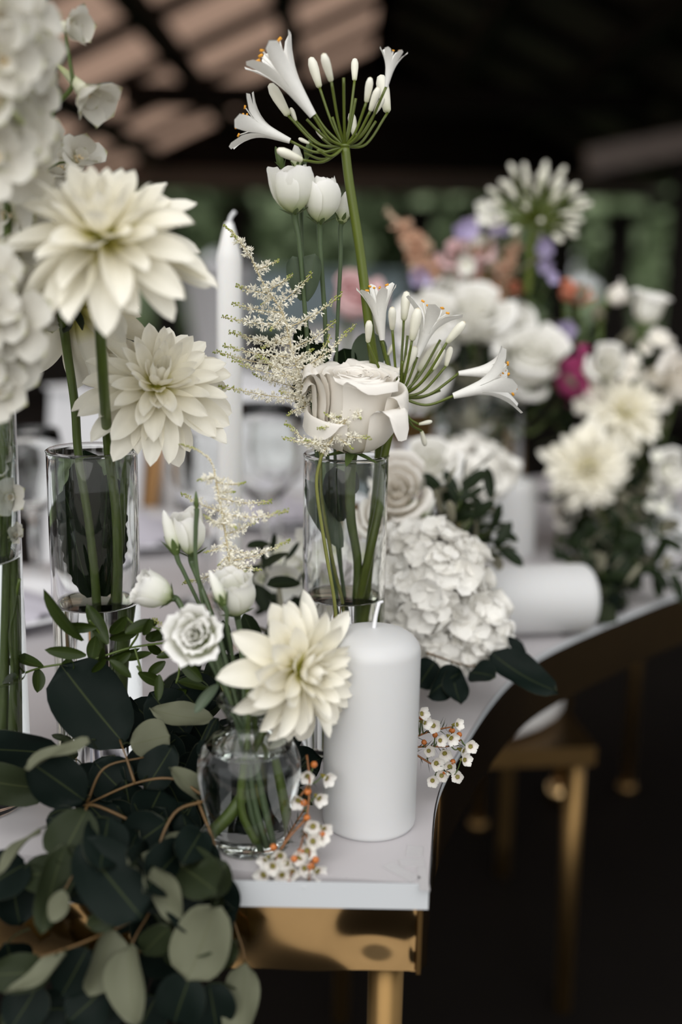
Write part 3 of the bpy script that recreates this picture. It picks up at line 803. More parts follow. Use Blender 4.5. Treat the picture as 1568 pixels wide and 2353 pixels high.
# dark serrated dahlia leaf standing in the left vase
t = thing('dahlia_leaf', 'dark green serrated dahlia leaf standing inside the left glass vase', 'leaf', W(215, 1385, 1.12))
for (b_, tp, w_, y_) in (((222, 1380), (194, 1034), 112, 1.128), ((222, 1370), (146, 1112), 76, 1.120), ((228, 1372), (248, 1075), 96, 1.126), ((206, 1372), (158, 1180), 66, 1.118), ((240, 1372), (278, 1190), 52, 1.124)):
    B, T = W(*b_, y_), W(*tp, y_)
    place_leaf(t, B, T, w_ * ppm(B), M_dleaf, M_dleaf, name='leaflet', serr=.10, nserr=7, n=28, fold=.12, bend=.12, pw=.55, pt=.45)
part('stalk', tube('stalk', [W(222, 1375, 1.12), W(226, 1480, 1.118), W(228, 1600, 1.115)], .0018, M_stem, 8), t)

# ------------------------------------------------------------------ agapanthus
def umbel(c, lst, Y, spread=.030, seed=3):
    r_ = random.Random(seed); out = []
    for it in lst:
        kind, e, tp = it[:3]; sag = it[3] if len(it) > 3 else 0
        dy = r_.uniform(-spread, spread)
        E_ = W(e[0], e[1], Y + dy); T_ = W(tp[0], tp[1], Y + dy * 1.35) if tp else E_
        ln = (E_ - c).length
        out.append((kind, E_, T_, V(0, 0, -1) * ln * (.10 + sag)))
    return out
YA = 1.15; cA = W(793, 337, YA)
A1 = [('half', (720, 266), (612, 108), .05), ('open', (667, 324), (550, 276), .05), ('half', (888, 200), (905, 112), .1), ('bud', (663, 266), (620, 192), .08), ('bud', (735, 202), (714, 131)), ('bud', (762, 188), (743, 122)), ('cut', (790, 179), None), ('bud', (815, 186), (816, 134)), ('bud', (842, 236), (852, 177), .05), ('bud', (851, 256), (871, 200), .05), ('bud', (891, 259), (875, 172), .12), ('cut', (818, 226), None), ('cut', (864, 279), None, .1), ('cut', (705, 274), None), ('bud', (681, 279), (668, 247), .08), ('bud', (696, 368), (636, 344), .06), ('bud', (742, 319), (727, 296), .05), ('bud', (815, 312), (807, 258)), ('cut', (764, 269), None), ('bud', (696, 211), (683, 185)), ('bud', (861, 262), (882, 224), .05), ('cut', (730, 345), None, .1), ('cut', (700, 352), None, .1), ('bud', (712, 330), (686, 318), .08)]
agapanthus('tall white agapanthus with a bare spoked head of buds', cA, umbel(cA, A1, YA),
           [W(803, 420, YA), W(828, 580, YA), W(850, 760, YA), W(868, 900, YA + .015), W(872, 1050, YA + .03), W(852, 1250, YA + .03), W(842, 1390, YA + .03), W(838, 1560, YA + .025)], stemr=.0040)
YB = 1.16; cB = W(918, 912, YB)
A2 = [('half', (879, 781), (866, 655)), ('open', (959, 820), (1003, 700)), ('open', (1042, 910), (1180, 868), .06), ('half', (1054, 858), (1160, 850), .05), ('bud', (872, 769), (861, 700)), ('bud', (846, 787), (849, 736)), ('bud', (902, 758), (902, 705)), ('bud', (928, 737), (935, 669)), ('bud', (947, 783), (962, 707)), ('bud', (1027, 788), (1069, 739), .05), ('bud', (962, 854), (1011, 790), .04), ('bud', (1025, 842), (1037, 796), .08), ('bud', (891, 817), (906, 790)), ('bud', (930, 859), (955, 795)), ('cut', (937, 771), None), ('cut', (925, 830), None), ('cut', (1012, 897), None), ('cut', (1012, 781), None), ('bud', (962, 975), (994, 968), .1), ('bud', (969, 990), (978, 1025), .1), ('bud', (995, 850), (1020, 800))]
agapanthus('shorter white agapanthus leaning out beside the big rose', cB, umbel(cB, A2, YB),
           [W(905, 960, YB), W(885, 1040, YB), W(872, 1150, YB), W(848, 1270, YB - .005), W(822, 1400, YB), W(800, 1560, YB)], stemr=.0036)

# ------------------------------------------------------------------ big rose, lisianthus above the right vase
YR = 1.125
rose('big ivory rose resting on the rim of the right glass vase', W(808, 1040, YR), (.06, -.16, 1), .0325, .0670,
     [W(806, 1075, YR + .02), W(806, 1180, YR + .03), W(822, 1290, YR + .035), W(818, 1400, YR + .035), W(812, 1560, YR + .035)], 5, 17, stemr=.0038, reflex=((V(-.85, -.55, 0), .47, .13, .85), (V(.70, -.72, 0), .66, .50, .46), (V(.95, -.1, 0), .80, .20, .8), (V(-.95, .3, 0), .84, .18, .8)))
YL = 1.15
lis = [('white cup shaped lisianthus bloom just under the tall agapanthus head, its petal edge ruffled', (677, 490), (-.10, -.15, 1), 104, .86, .08, [(688, 560), (700, 700), (712, 850), (728, 1040), (752, 1200), (778, 1400)], 2),
       ('upright white lisianthus bloom with its cup touching a thick green stalk', (736, 512), (.04, -.15, 1), 104, .80, .02, [(738, 600), (748, 750), (750, 880), (752, 1040), (770, 1200), (796, 1400)], 3)]
for k, (lb, b_, ax, h_, wd, fl, st, sd) in enumerate(lis):
    Y = YL - .01 + .01 * k; B = W(*b_, Y)
    lisianthus(lb, B, ax, h_ * ppm(B), wd, [W(x, y, Y + .012 * min(1, (y - 500) / 500)) for x, y in st], fl, sd)
def bud(lb, b_, tp, w_, st, Y, green=False, sr=.0014):
    B, T = W(*b_, Y), W(*tp, Y); h = (T - B).length
    liso_bud(lb, B, T, w_, [W(x, y, Y) for x, y in st], green, sr)
bud('half closed pale lisianthus bud beside the tall agapanthus stalk', (785, 515), (798, 438), .80, [(783, 600), (776, 740), (772, 880), (770, 1040), (778, 1200), (790, 1380)], YL + .02)
bud('whitish lisianthus bud between two green buds', (683, 388), (680, 330), .85, [(690, 450), (694, 560), (700, 700), (712, 860)], YL + .02)
bud('slim green lisianthus bud close to the spokes of the agapanthus head', (704, 365), (716, 312), .55, [(698, 420), (694, 520), (700, 700)], YL + .025, True, .0011)
bud('slim green lisianthus bud standing apart on the outer side of the bloom below', (650, 388), (633, 336), .6, [(664, 440), (685, 530), (698, 700)], YL + .03, True, .0011)
# grey-green leaf pair
t = thing('lisianthus_leaf', 'pair of broad grey green leaves clasping a lisianthus stem', 'leaf', W(700, 700, YL))
for b_, tp, w_, rl in (((694, 690), (672, 588), 62, .5), ((704, 692), (725, 582), 60, -.5)):
    B, T = W(*b_, YL - .004), W(*tp, YL - .008); place_leaf(t, B, T, w_ * ppm(B), M_gleaf, M_gleaf, rl, fold=.5, bend=.25, pt=.4)
t = thing('lisianthus_leaf', 'dark broad leaf hidden between astilbe and lisianthus stems', 'leaf', W(705, 800, YL))
for b_, tp, w_, rl in (((708, 860), (690, 745), 55, .4), ((716, 850), (755, 790), 50, -.3)):
    B, T = W(*b_, YL + .01), W(*tp, YL + .01); place_leaf(t, B, T, w_ * ppm(B), M_dleaf, M_dleaf, rl, fold=.4, bend=.3, pt=.45)
t = thing('rose_leaf', 'round dark green leaf behind the big rose', 'leaf', W(840, 830, 1.18))
for b_, tp, w_, rl, m_ in (((830, 860), (862, 765), 85, .3, M_gleaf), ((800, 860), (790, 800), 60, -.4, M_dleaf), ((735, 960), (680, 870), 60, 0, M_dleaf)):
    B, T = W(*b_, 1.18), W(*tp, 1.185); place_leaf(t, B, T, w_ * ppm(B), m_, m_, rl, fold=.2, bend=.3, pt=.45)
# leaves in the right vase
t = thing('stem_leaf', 'long grey green leaf inside the right glass vase', 'leaf', W(790, 1280, RVY - .01))
for b_, tp, w_, rl, m_ in (((785, 1255), (706, 1098), 62, .35, M_gleaf), ((800, 1052), (818, 1128), 34, .5, M_gleaf), ((785, 1192), (768, 1064), 66, .15, M_dleaf)):
    B, T = W(*b_, RVY - .008), W(*tp, RVY - .012); place_leaf(t, B, T, w_ * ppm(B), m_, m_, rl, fold=.3, bend=.3, pt=.5)

# ------------------------------------------------------------------ astilbe
def astilbe(lb, axis, branches, Y, seed, stem, r0=.004, fuzz=.55, name='astilbe', mat_=None, bs=1.0, group=None):
    """axis: pixel list root->tip; branches: (position on axis 0..1, end pixel, sag px, depth)"""
    t = thing(name, lb, 'flower', W(*stem[-1], Y), group)
    AX = spline([W(x, y, Y) for x, y in axis], 8)
    part('stem', tube('stem', [W(x, y, Y) for x, y in stem][::-1] + [AX[0]], [.0015, .0012], M_asts2, 8), t)
    astilbe_branch(t, AX, r0 * .55, seed, fuzz, .22, mat_, .8, None, .0010, bs)
    for k, br in enumerate(branches):
        q, e = br[0], br[1]; dep = br[3] if len(br) > 3 else ((k * 37) % 11 - 5) * .004
        p0 = AX[int(q * (len(AX) - 1))]; p1 = W(e[0], e[1], Y + dep)
        ln = (p1 - p0).length; up = V(0, 0, ln * (br[2] if len(br) > 2 else .06))
        tw = astilbe_branch(t, [p0, p0.lerp(p1, .5) - up * .4, p1], r0 * min(1, ln / .03), seed * 31 + k, fuzz, .38, mat_, 1.15, None, .0006, bs)
    return t
astilbe('large cream white astilbe plume rising beside the big rose', [(702, 936), (690, 870), (668, 791), (649, 718), (605, 650), (576, 590), (545, 545), (513, 517)],
        [(.72, (533, 540), -.15), (.66, (642, 597), .1), (.52, (542, 655), .1), (.55, (673, 631), .1), (.47, (719, 626), .12), (.44, (533, 696), .1), (.36, (787, 674), .15), (.38, (511, 728), .1), (.30, (525, 762), .1), (.24, (512, 793), .1), (.20, (491, 806), .1), (.16, (533, 827), .1), (.05, (499, 885), .05), (.28, (773, 737), .15), (.18, (816, 745), .18), (.12, (760, 770), .1), (.10, (580, 860), 0), (.42, (620, 760), 0), (.33, (600, 800), 0), (.25, (610, 850), 0), (.22, (720, 800), 0), (.08, (740, 870), 0), (.03, (745, 905), -.1), (.06, (640, 900), -.1), (.15, (650, 850), -.05), (.0, (660, 955), -.2), (.5, (600, 700), 0), (.13, (590, 815), .05, -.012)],
        1.135, 21, [(718, 980), (737, 1045), (742, 1150), (768, 1300), (790, 1400), (800, 1560)], .0042, .75)
astilbe('short cream astilbe sprig lying across the front of the big rose', [(742, 1042), (758, 1018), (790, 975), (820, 945), (840, 932)],
        [(.2, (700, 1010), .1), (.25, (649, 1006), .12), (.1, (655, 970), .2), (.4, (853, 1006), .1), (.5, (745, 950), .05), (.55, (822, 1020), .1), (.6, (730, 985), .1), (.7, (790, 935), 0), (.65, (860, 985), .05), (.35, (812, 1032), -.1), (.8, (770, 960), 0), (.75, (830, 965), 0)],
        1.085, 22, [(736, 1060), (728, 1120), (748, 1260), (770, 1390), (780, 1540)], .0036, .6)
astilbe('airy cream astilbe spray rising between the white blooms of the bottle vase', [(530, 1303), (522, 1250), (513, 1192), (505, 1150), (497, 1108), (486, 1062), (455, 1035), (413, 1020)],
        [(.62, (453, 1102), .1), (.58, (564, 1110), .15), (.45, (625, 1152), .15), (.33, (664, 1173), .18), (.05, (668, 1240), .15), (.35, (417, 1133), .15), (.25, (469, 1185), .1), (.5, (540, 1130), .1), (.2, (594, 1195), .1), (.15, (470, 1270), .1), (.12, (590, 1270), .1), (.02, (575, 1320), -.05), (.08, (500, 1300), -.05), (.0, (420, 1340), .1), (.3, (545, 1215), .05), (.0, (600, 1310), -.1)],
        1.035, 23, [(540, 1360), (552, 1480), (560, 1600), (566, 1700), (570, 1800)], .0034, .5)
astilbe('tiny cream astilbe sprig peeping out under the open lisianthus bloom', [(440, 1470), (400, 1480), (372, 1500)], [(.2, (352, 1420), .1), (.4, (395, 1515), 0), (.3, (345, 1455), .1), (.1, (470, 1500), 0)], 1.03, 24, [(470, 1490), (520, 1600), (550, 1700)], .0035, .3)

# ------------------------------------------------------------------ lisianthus of the bottle vase
YQ = .985
def liso_at(lb, b_, ax, h_, wd, fl, st, sd, Y, layers=2):
    B = W(*b_, Y)
    lisianthus(lb, B, ax, h_ * ppm(B), wd, [W(x, y, Y + (BT.y / YS - Y) * min(1, max(0, (y - b_[1]) / (1640 - b_[1])))) for x, y in st], fl, sd, layers=layers)
liso_at('fully open white lisianthus facing out, above the bottle vase', (460, 1468), (-.10, -.90, .42), 88, 1.10, .45, [(490, 1500), (520, 1580), (548, 1660), (580, 1740), (612, 1935)], 5, .955, 5)
liso_at('small half open white lisianthus turned away to the outer side of the open bloom', (395, 1375), (-.80, -.25, .42), 92, .80, .22, [(440, 1440), (500, 1550), (540, 1640), (562, 1760), (590, 1935)], 6, 1.005, 3)
liso_at('white lisianthus bloom between the open one and the astilbe spray', (545, 1412), (-.10, -.30, 1), 108, .85, .18, [(555, 1480), (560, 1580), (565, 1650), (575, 1780), (600, 1930)], 7, 1.0, 2)
liso_at('slender white lisianthus cup behind a green bud, above the bottle vase', (440, 1275), (-.04, -.1, 1), 108, .66, .08, [(455, 1330), (500, 1450), (545, 1620), (570, 1700), (565, 1800)], 8, 1.03, 2)
bud('closed ivory lisianthus bud pressed against the slender white cup', (405, 1272), (376, 1172), .55, [(425, 1320), (480, 1440), (540, 1620), (560, 1700)], 1.02)
bud('pointed green lisianthus bud on a thin stalk before the slender white cup', (452, 1170), (450, 1128), .42, [(450, 1220), (452, 1300), (480, 1440), (545, 1620), (565, 1720)], 1.01, True)
bud('pale green closed bud leaning on the open lisianthus', (515, 1392), (482, 1310), .55, [(522, 1440), (540, 1540), (556, 1650)], .97, False)
t = thing('lisianthus_leaf', 'slim pale green leaf bending over the lip of the bottle vase', 'leaf', W(510, 1580, .96))
B, T = W(502, 1573, .955), W(447, 1640, .935); place_leaf(t, B, T, 26 * ppm(B), M_gleaf, M_gleaf, .3, fold=.5, bend=-.5)
part('stalk', tube('stalk', [W(502, 1573, .955), W(490, 1520, .957), W(474, 1470, .96)], .001, M_stem_l, 6), t)
for k, st in enumerate([[(590, 1480), (585, 1600), (590, 1700), (612, 1760), (625, 1930)], [(568, 1500), (572, 1620), (568, 1720), (560, 1830), (585, 1920)]]):
    solo('cut_stem', tube('cut_stem', [W(x, y, BT.y / YS + (.012, -.006)[k]) for x, y in st], .0021, M_stem, 8), ('thick green stem standing straight in the bottle vase water', 'crossing green stem slanting through the bottle vase water')[k], 'stem')
# ------------------------------------------------------------------ delphinium in the widest vase
DX, DY = DV.x, DV.y / YS
def delphinium(lb, pts, fl, seed, sr=.0032, size=.034, op=.9):
    r_ = random.Random(seed); t = thing('delphinium', lb, 'flower', pts[0]); P = spline(pts, 8)
    part('stem', tube('stem', pts, [sr, sr * .9, sr * .5], M_stem, 10), t)
    for k, (px, py, Y, dx, dy, dz, s) in enumerate(fl):
        p = W(px, py, Y); b = min(P, key=lambda q: (q - (p - V(0, 0, .02))).length)
        floret(t, p, V(dx, dy, dz), size * s, seed * 100 + k, op if s > .75 else .45, b)
    return t
r_ = random.Random(5)
fl = []
for i, py in enumerate(range(-20, 900, 46)):
    for j in range(3):
        px = (-50, 10, 62)[j] + r_.uniform(-14, 14) + (12 if 380 < py < 590 else 0) + (-14 if py < 380 else 0) - (32 if 590 <= py <= 760 else 60 if py > 760 else 0)
        fl.append((px, py + j * 14 + r_.uniform(-12, 12), DY - (.10 if py < 380 or py > 590 else -.03) - .03 * (j == 1) + r_.uniform(-.03, .03), r_.uniform(-.5, .8), -1, r_.uniform(-.5, .4), r_.uniform(.9, 1.2)))
delphinium('tall white delphinium spire crowded with ruffled florets', [W(-20, 1700, DY), W(-10, 1300, DY), W(10, 900, DY - .01), W(18, 500, DY - .03), (W(20, 0, DY - .04)), W(15, -60, DY - .04)], fl, 31, size=.036)
YD = 1.06
fl2 = [(150, 62, YD, 1, -.25, -.1, .85), (188, 205, YD, .75, -.35, -.75, 1.12), (95, 185, YD - .02, -.5, -.5, -.6, 1.0), (178, 372, YD + .03, .5, -.6, .5, .85), (60, 250, YD - .03, .3, -1, -.3, 1.0), (85, 330, YD - .02, .8, -.8, 0, .9), (140, 395, YD + .04, .1, -.8, .5, .8), (60, 690, YD + .02, .4, -.8, -.5, .9), (105, 700, YD + .03, .5, -.5, -.7, .8)]
delphinium('slim white delphinium side shoot with two spurred florets arching outward', [W(10, 1500, DY + .01), W(20, 1000, DY + .015), W(60, 600, YD), W(112, 315, YD), W(125, 250, YD), W(165, 200, YD), W(160, 140, YD), W(152, 85, YD)], fl2, 32, .0022, .040, .55)
fl3 = [(20, 1140, DY - .005, .3, -1, .1, .8), (-20, 1050, DY, .2, -1, .4, .9), (30, 1230, DY, .6, -.6, .4, .6), (-40, 1180, DY, .3, -1, 0, .8)]
delphinium('white delphinium florets drowned inside the widest glass vase', [W(10, 1720, DY + .008), W(15, 1400, DY + .008), W(20, 1150, DY + .008), W(10, 960, DY + .008)], fl3, 33, .0022, .030)
solo('cut_stem', tube('cut_stem', [W(20, 1560, DY - .01), W(8, 1450, DY - .01), W(30, 1390, DY - .01), W(45, 1330, DY - .012)], .0012, M_stem, 8), 'thin twig forking in the water of the widest vase', 'stem')
solo('cut_stem', tube('cut_stem', [W(5, 1810, DY), W(4, 1650, DY), W(10, 1500, DY), W(4, 1300, DY + .005), W(20, 900, DY)], .0035, M_stem, 8), 'thick green stem reaching the floor of the widest vase', 'stem')

# ------------------------------------------------------------------ eucalyptus
T_, O_, U_ = M_eu_t, M_eu_o, M_eu_b
def P3(p, Y): return W(p[0], p[1], Y)
def euc(lb, twigs, leaves, seed, fill=None):
    r_ = random.Random(seed)
    t = thing('eucalyptus_branch', lb, 'foliage', P3(twigs[0][0][:2], twigs[0][0][2]))
    allp = []
    for k, tw in enumerate(twigs):
        pts = [P3(q[:2], q[2]) for q in tw]; S = spline(pts, 6); allp += S
        part('twig', mk('twig', *_tv(S, [.0011, .0008, .0005])), t)
    n_own = len(leaves)
    if fill:
        for (cx, cy, y_, kind) in fill:
            a = r_.uniform(0, 6.283); l_ = r_.uniform(45, 62)
            leaves.append(((cx - l_ * math.cos(a), cy - l_ * math.sin(a)), (cx + l_ * math.cos(a), cy + l_ * math.sin(a)), r_.uniform(82, 115), y_, y_ - r_.uniform(-.012, .012), kind, r_.uniform(-.55, .55)))
    for k, lf in enumerate(leaves):
        b_, tp, w_, y0, y1, kind, rl = lf[:7]; ex = lf[7] if len(lf) > 7 else {}
        lim = .868 if k >= n_own else .846 - .007 * (k % 4)
        y0 = min(y0, lim) if b_[1] > 1985 and y0 < .92 else y0; y1 = min(y1, lim - .004) if tp[1] > 1985 and y1 < .92 else y1
        B, T = P3(b_, y0), P3(tp, y1)
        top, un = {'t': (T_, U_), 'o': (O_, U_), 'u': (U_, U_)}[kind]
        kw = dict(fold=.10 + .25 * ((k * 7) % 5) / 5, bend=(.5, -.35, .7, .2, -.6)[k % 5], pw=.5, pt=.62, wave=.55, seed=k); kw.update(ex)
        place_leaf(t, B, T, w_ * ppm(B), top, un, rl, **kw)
        q = min(allp, key=lambda z: (z - B).length)
        d = (q - B)
        if d.length > .002:
            e_ = B + d * min(1, .022 / d.length)
            part('petiole', tube('petiole', [e_, e_.lerp(B, .6) + V(0, 0, .002), B], [.0006, .0005], M_eu_o, 5, 4), t)
    return t
def _tv(S, rad):
    v, f, u = tube_data(S, rad, 7); return v, f, M_twig, u
PI = math.pi
# on the table, around the left vase foot
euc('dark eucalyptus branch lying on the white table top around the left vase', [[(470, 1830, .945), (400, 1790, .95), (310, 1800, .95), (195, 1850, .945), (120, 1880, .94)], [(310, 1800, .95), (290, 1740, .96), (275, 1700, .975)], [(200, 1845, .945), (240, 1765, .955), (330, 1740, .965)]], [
    ((284, 1708), (139, 1526), 172, .985, 1.01, 't', .15, dict(pt=.42)),
    ((300, 1712), (392, 1690), 92, .975, .985, 'u', PI + .2, dict(pt=.35, fold=.1)),
    ((490, 1652), (340, 1627), 62, .995, 1.0, 'u', .5, dict(fold=.35)),
    ((138, 1733), (-80, 1720), 112, .975, .965, 't', -.5, {}),
    ((112, 1812), (-110, 1775), 100, .95, .94, 'o', -.35, {}),
    ((192, 1838), (60, 1745), 118, .93, .915, 't', -.1, dict(fold=.2)),
    ((205, 1702), (58, 1768), 46, .90, .90, 'u', .9, dict(fold=.3)),
    ((290, 1825), (215, 1748), 110, .965, .975, 't', .2, {}),
    ((335, 1812), (398, 1712), 92, .96, .975, 't', -.3, {}),
    ((458, 1835), (388, 1763), 52, .95, .945, 'u', .6, dict(fold=.4)),
    ((330, 1902), (372, 1812), 105, .945, .95, 't', .2, dict(pt=.35)),
    ((300, 1905), (240, 1845), 90, .955, .96, 't', -.4, {}),
    ((500, 1650), (455, 1740), 40, .985, .965, 't', .9, dict(fold=.5)),
    ((430, 1690), (345, 1590), 120, 1.02, 1.03, 't', .2, {}),
    ((470, 1640), (400, 1560), 110, 1.035, 1.04, 't', -.3, {}),
    ((380, 1680), (300, 1610), 110, 1.03, 1.04, 't', .4, {}),
    ((250, 1720), (300, 1600), 90, 1.03, 1.035, 't', .3, {}),
    ((420, 1760), (330, 1700), 100, 1.0, 1.0, 't', -.2, {}),
    ((250, 1830), (150, 1780), 110, .97, .965, 't', .1, {}),
    ((440, 1800), (470, 1700), 80, .985, .99, 't', .5, {}),
    ((160, 1700), (118, 1688), 16, .99, .99, 'o', .3, {}),
    ((170, 1745), (150, 1690), 40, 1.0, 1.0, 'o', -.5, {}),
    ((420, 1870), (380, 1790), 90, .965, .97, 't', -.4, {}),
    ((400, 1905), (470, 1850), 80, .955, .955, 't', .3, {})], 41, [(x_, y_, Y_, 't') for x_, y_, Y_ in ((330, 1760, 1.0), (420, 1730, 1.02), (250, 1790, .985), (380, 1830, .975), (460, 1770, 1.0), (300, 1850, .965), (230, 1870, .95), (420, 1900, .95), (350, 1900, .945), (460, 1690, 1.03), (380, 1640, 1.05), (300, 1660, 1.04), (450, 1600, 1.06), (500, 1760, 1.06), (560, 1750, 1.07), (620, 1750, 1.07), (540, 1820, 1.04), (600, 1830, 1.04), (650, 1800, 1.05), (480, 1850, 1.02), (530, 1700, 1.09), (640, 1700, 1.09), (590, 1680, 1.1), (690, 1760, 1.06), (470, 1900, .985), (660, 1860, 1.03))])
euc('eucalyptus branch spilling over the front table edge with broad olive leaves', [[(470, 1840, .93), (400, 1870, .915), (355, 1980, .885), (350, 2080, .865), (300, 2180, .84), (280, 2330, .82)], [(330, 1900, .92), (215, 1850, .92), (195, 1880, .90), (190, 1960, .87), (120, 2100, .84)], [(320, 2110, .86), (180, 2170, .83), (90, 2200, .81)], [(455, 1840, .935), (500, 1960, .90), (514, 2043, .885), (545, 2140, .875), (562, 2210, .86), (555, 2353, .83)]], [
    ((198, 1862), (132, 1985), 122, .885, .86, 'o', .1, dict(pt=.38)),
    ((92, 1905), (-10, 2010), 30, .885, .87, 'u', .8, dict(fold=.4)),
    ((150, 1945), (96, 2150), 84, .865, .835, 'o', -.35, dict(fold=.3)),
    ((185, 1935), (328, 2112), 150, .865, .845, 't', -.1, dict(pt=.42)),
    ((60, 1985), (-60, 2060), 110, .875, .865, 't', .3, {}),
    ((352, 1995), (412, 2122), 78, .89, .875, 'u', .5, dict(fold=.3)),
    ((498, 2050), (405, 1985), 122, .895, .89, 'o', .3, dict(pt=.42)),
    ((494, 2085), (428, 2258), 140, .875, .85, 'u', .1, dict(pt=.42, fold=.12)),
    ((262, 2138), (205, 2290), 105, .845, .82, 'u', -.5, dict(fold=.45, curl=.6)),
    ((300, 2172), (315, 2365), 98, .84, .80, 'u', .5, dict(fold=.4, curl=.5)),
    ((152, 2192), (10, 2285), 48, .82, .80, 'u', .7, dict(fold=.4)),
    ((120, 2230), (-30, 2240), 90, .835, .825, 'o', -.2, {}),
    ((562, 2215), (540, 2400), 92, .86, .82, 'u', .35, dict(fold=.35)),
    ((330, 2190), (390, 2130), 78, .87, .86, 'o', .3, {}),
    ((268, 2105), (195, 2125), 50, .87, .86, 'o', -.3, {}),
    ((150, 2050), (115, 2120), 50, .885, .88, 'u', .2, {}),
    ((480, 1965), (372, 1925), 60, .92, .90, 'u', .4, dict(fold=.4, curl=.7)),
    ((430, 2180), (520, 2110), 90, .885, .88, 'o', -.4, {}),
    ((300, 1990), (350, 1950), 70, .905, .9, 't', .2, {}),
    ((440, 2240), (400, 2353), 120, .86, .83, 't', .2, {}),
    ((330, 1960), (270, 2060), 110, .89, .88, 't', .4, {}),
    ((200, 2180), (140, 2290), 110, .85, .83, 't', -.2, {}),
    ((250, 2260), (150, 2353), 120, .85, .82, 't', .2, {}),
    ((420, 1950), (330, 2050), 110, .895, .89, 't', -.4, {}),
    ((470, 2120), (380, 2080), 80, .89, .885, 't', .2, {}),
    ((90, 2260), (20, 2370), 110, .83, .81, 't', .2, {}),
    ((480, 2260), (500, 2380), 100, .855, .83, 't', -.2, {}),
    ((380, 1890), (280, 1960), 120, .915, .905, 't', .1, {}),
    ((250, 1880), (230, 2000), 110, .90, .885, 't', -.3, {}),
    ((420, 1870), (455, 1960), 60, .93, .925, 't', .5, {}),
    ((540, 2160), (510, 2230), 40, .885, .88, 'o', .5, {})], 42, [(x_, y_, Y_, k_) for x_, y_, Y_, k_ in ((280, 2020, .895, 't'), (420, 2010, .9, 't'), (470, 1990, .905, 't'), (350, 2040, .9, 't'), (300, 1960, .905, 't'), (440, 1950, .91, 't'), (470, 2060, .89, 'o'), (310, 2030, .87, 't'), (380, 2060, .865, 't'), (450, 2050, .87, 't'), (490, 2020, .87, 'o'), (250, 2050, .865, 't'), (410, 2090, .86, 'o'), (345, 2000, .87, 'u'), (500, 2070, .868, 't'), (200, 2030, .89, 't'), (280, 2090, .885, 't'), (340, 2130, .88, 't'), (440, 2110, .885, 't'), (480, 2180, .875, 't'), (380, 2200, .87, 't'), (300, 2250, .86, 't'), (220, 2220, .86, 't'), (400, 2280, .86, 't'), (470, 2320, .85, 't'), (340, 2330, .85, 't'), (230, 2330, .845, 't'), (120, 2320, .84, 't'), (50, 2330, .84, 'o'), (30, 2220, .85, 't'), (110, 2010, .89, 'o'), (40, 2080, .875, 't'), (160, 1900, .92, 't'), (230, 1950, .91, 't'), (490, 2110, .88, 't'), (420, 2180, .88, 'o'))])
# leaves on the inner side, under the hydrangea
euc('dark eucalyptus sprig on the curved edge below the hydrangea', [[(980, 1500, 1.22), (1080, 1530, 1.24), (1180, 1520, 1.27)]], [
    ((1060, 1545), (985, 1600), 75, 1.21, 1.17, 't', -.6, {}), ((1080, 1545), (1140, 1555), 70, 1.22, 1.20, 't', -.7, {}), ((1130, 1500), (1285, 1590), 90, 1.25, 1.20, 't', -.6, {}), ((1000, 1520), (960, 1580), 80, 1.22, 1.2, 't', -.4, {}), ((1100, 1490), (1210, 1500), 70, 1.28, 1.28, 't', -.6, {}), ((1040, 1530), (1060, 1620), 80, 1.21, 1.19, 't', -.8, {})], 43)

# ------------------------------------------------------------------ trailing green vine
def vine():
    t = thing('ruscus_vine', 'bright green trailing vine with pointed leaves across the left vase foot', 'foliage', W(470, 1480, 1.03))
    Y = 1.02
    for tw in ([(470, 1470), (398, 1475), (298, 1489), (212, 1515), (99, 1533), (43, 1551), (-20, 1563)], [(245, 1480), (222, 1445), (205, 1425)], [(298, 1489), (318, 1450), (290, 1418)], [(310, 1490), (325, 1545), (315, 1530)], [(410, 1478), (412, 1540), (405, 1570)], [(398, 1475), (372, 1450), (350, 1440)]):
        part('vine_stem', tube('vine_stem', [W(x, y, Y + .01 * math.sin(x * .03)) for x, y in tw], .0009, M_stem, 6, 5), t)
    L = [((191, 1472), (99, 1352), 34), ((222, 1442), (143, 1440), 24), ((248, 1480), (198, 1386), 32), ((254, 1456), (291, 1415), 26), ((252, 1468), (318, 1452), 27), ((288, 1455), (365, 1430), 30), ((198, 1506), (102, 1493), 26), ((220, 1462), (208, 1520), 28), ((243, 1516), (322, 1490), 18), ((282, 1515), (350, 1500), 20), ((252, 1517), (303, 1558), 20), ((318, 1546), (379, 1574), 25), ((413, 1518), (467, 1567), 32), ((410, 1566), (484, 1584), 32), ((428, 1585), (398, 1600), 22), ((366, 1550), (364, 1612), 20), ((160, 1512), (156, 1545), 28), ((99, 1532), (14, 1494), 30), ((86, 1536), (86, 1592), 30), ((44, 1540), (-10, 1494), 28), ((42, 1556), (-15, 1550), 22), ((212, 1545), (243, 1512), 18), ((360, 1510), (416, 1494), 20), ((375, 1450), (335, 1470), 24), ((350, 1470), (395, 1440), 26), ((330, 1460), (345, 1420), 20), ((235, 1490), (228, 1540), 18), ((300, 1500), (262, 1530), 20), ((380, 1520), (340, 1550), 22), ((340, 1480), (372, 1505), 20)]
    for k, (b_, tp, w_) in enumerate(L):
        yy = Y + (k % 5 - 2) * .006; B, T = W(*b_, yy), W(*tp, yy + (k % 3 - 1) * .012)
        place_leaf(t, B, T, w_ * ppm(B) * 1.1, M_vleaf, M_vleaf, ((k * 29) % 13 - 6) * .12, fold=.35, bend=((k * 7) % 5 - 2) * .25, pw=.7, pt=.75, m=4, n=8)
vine()

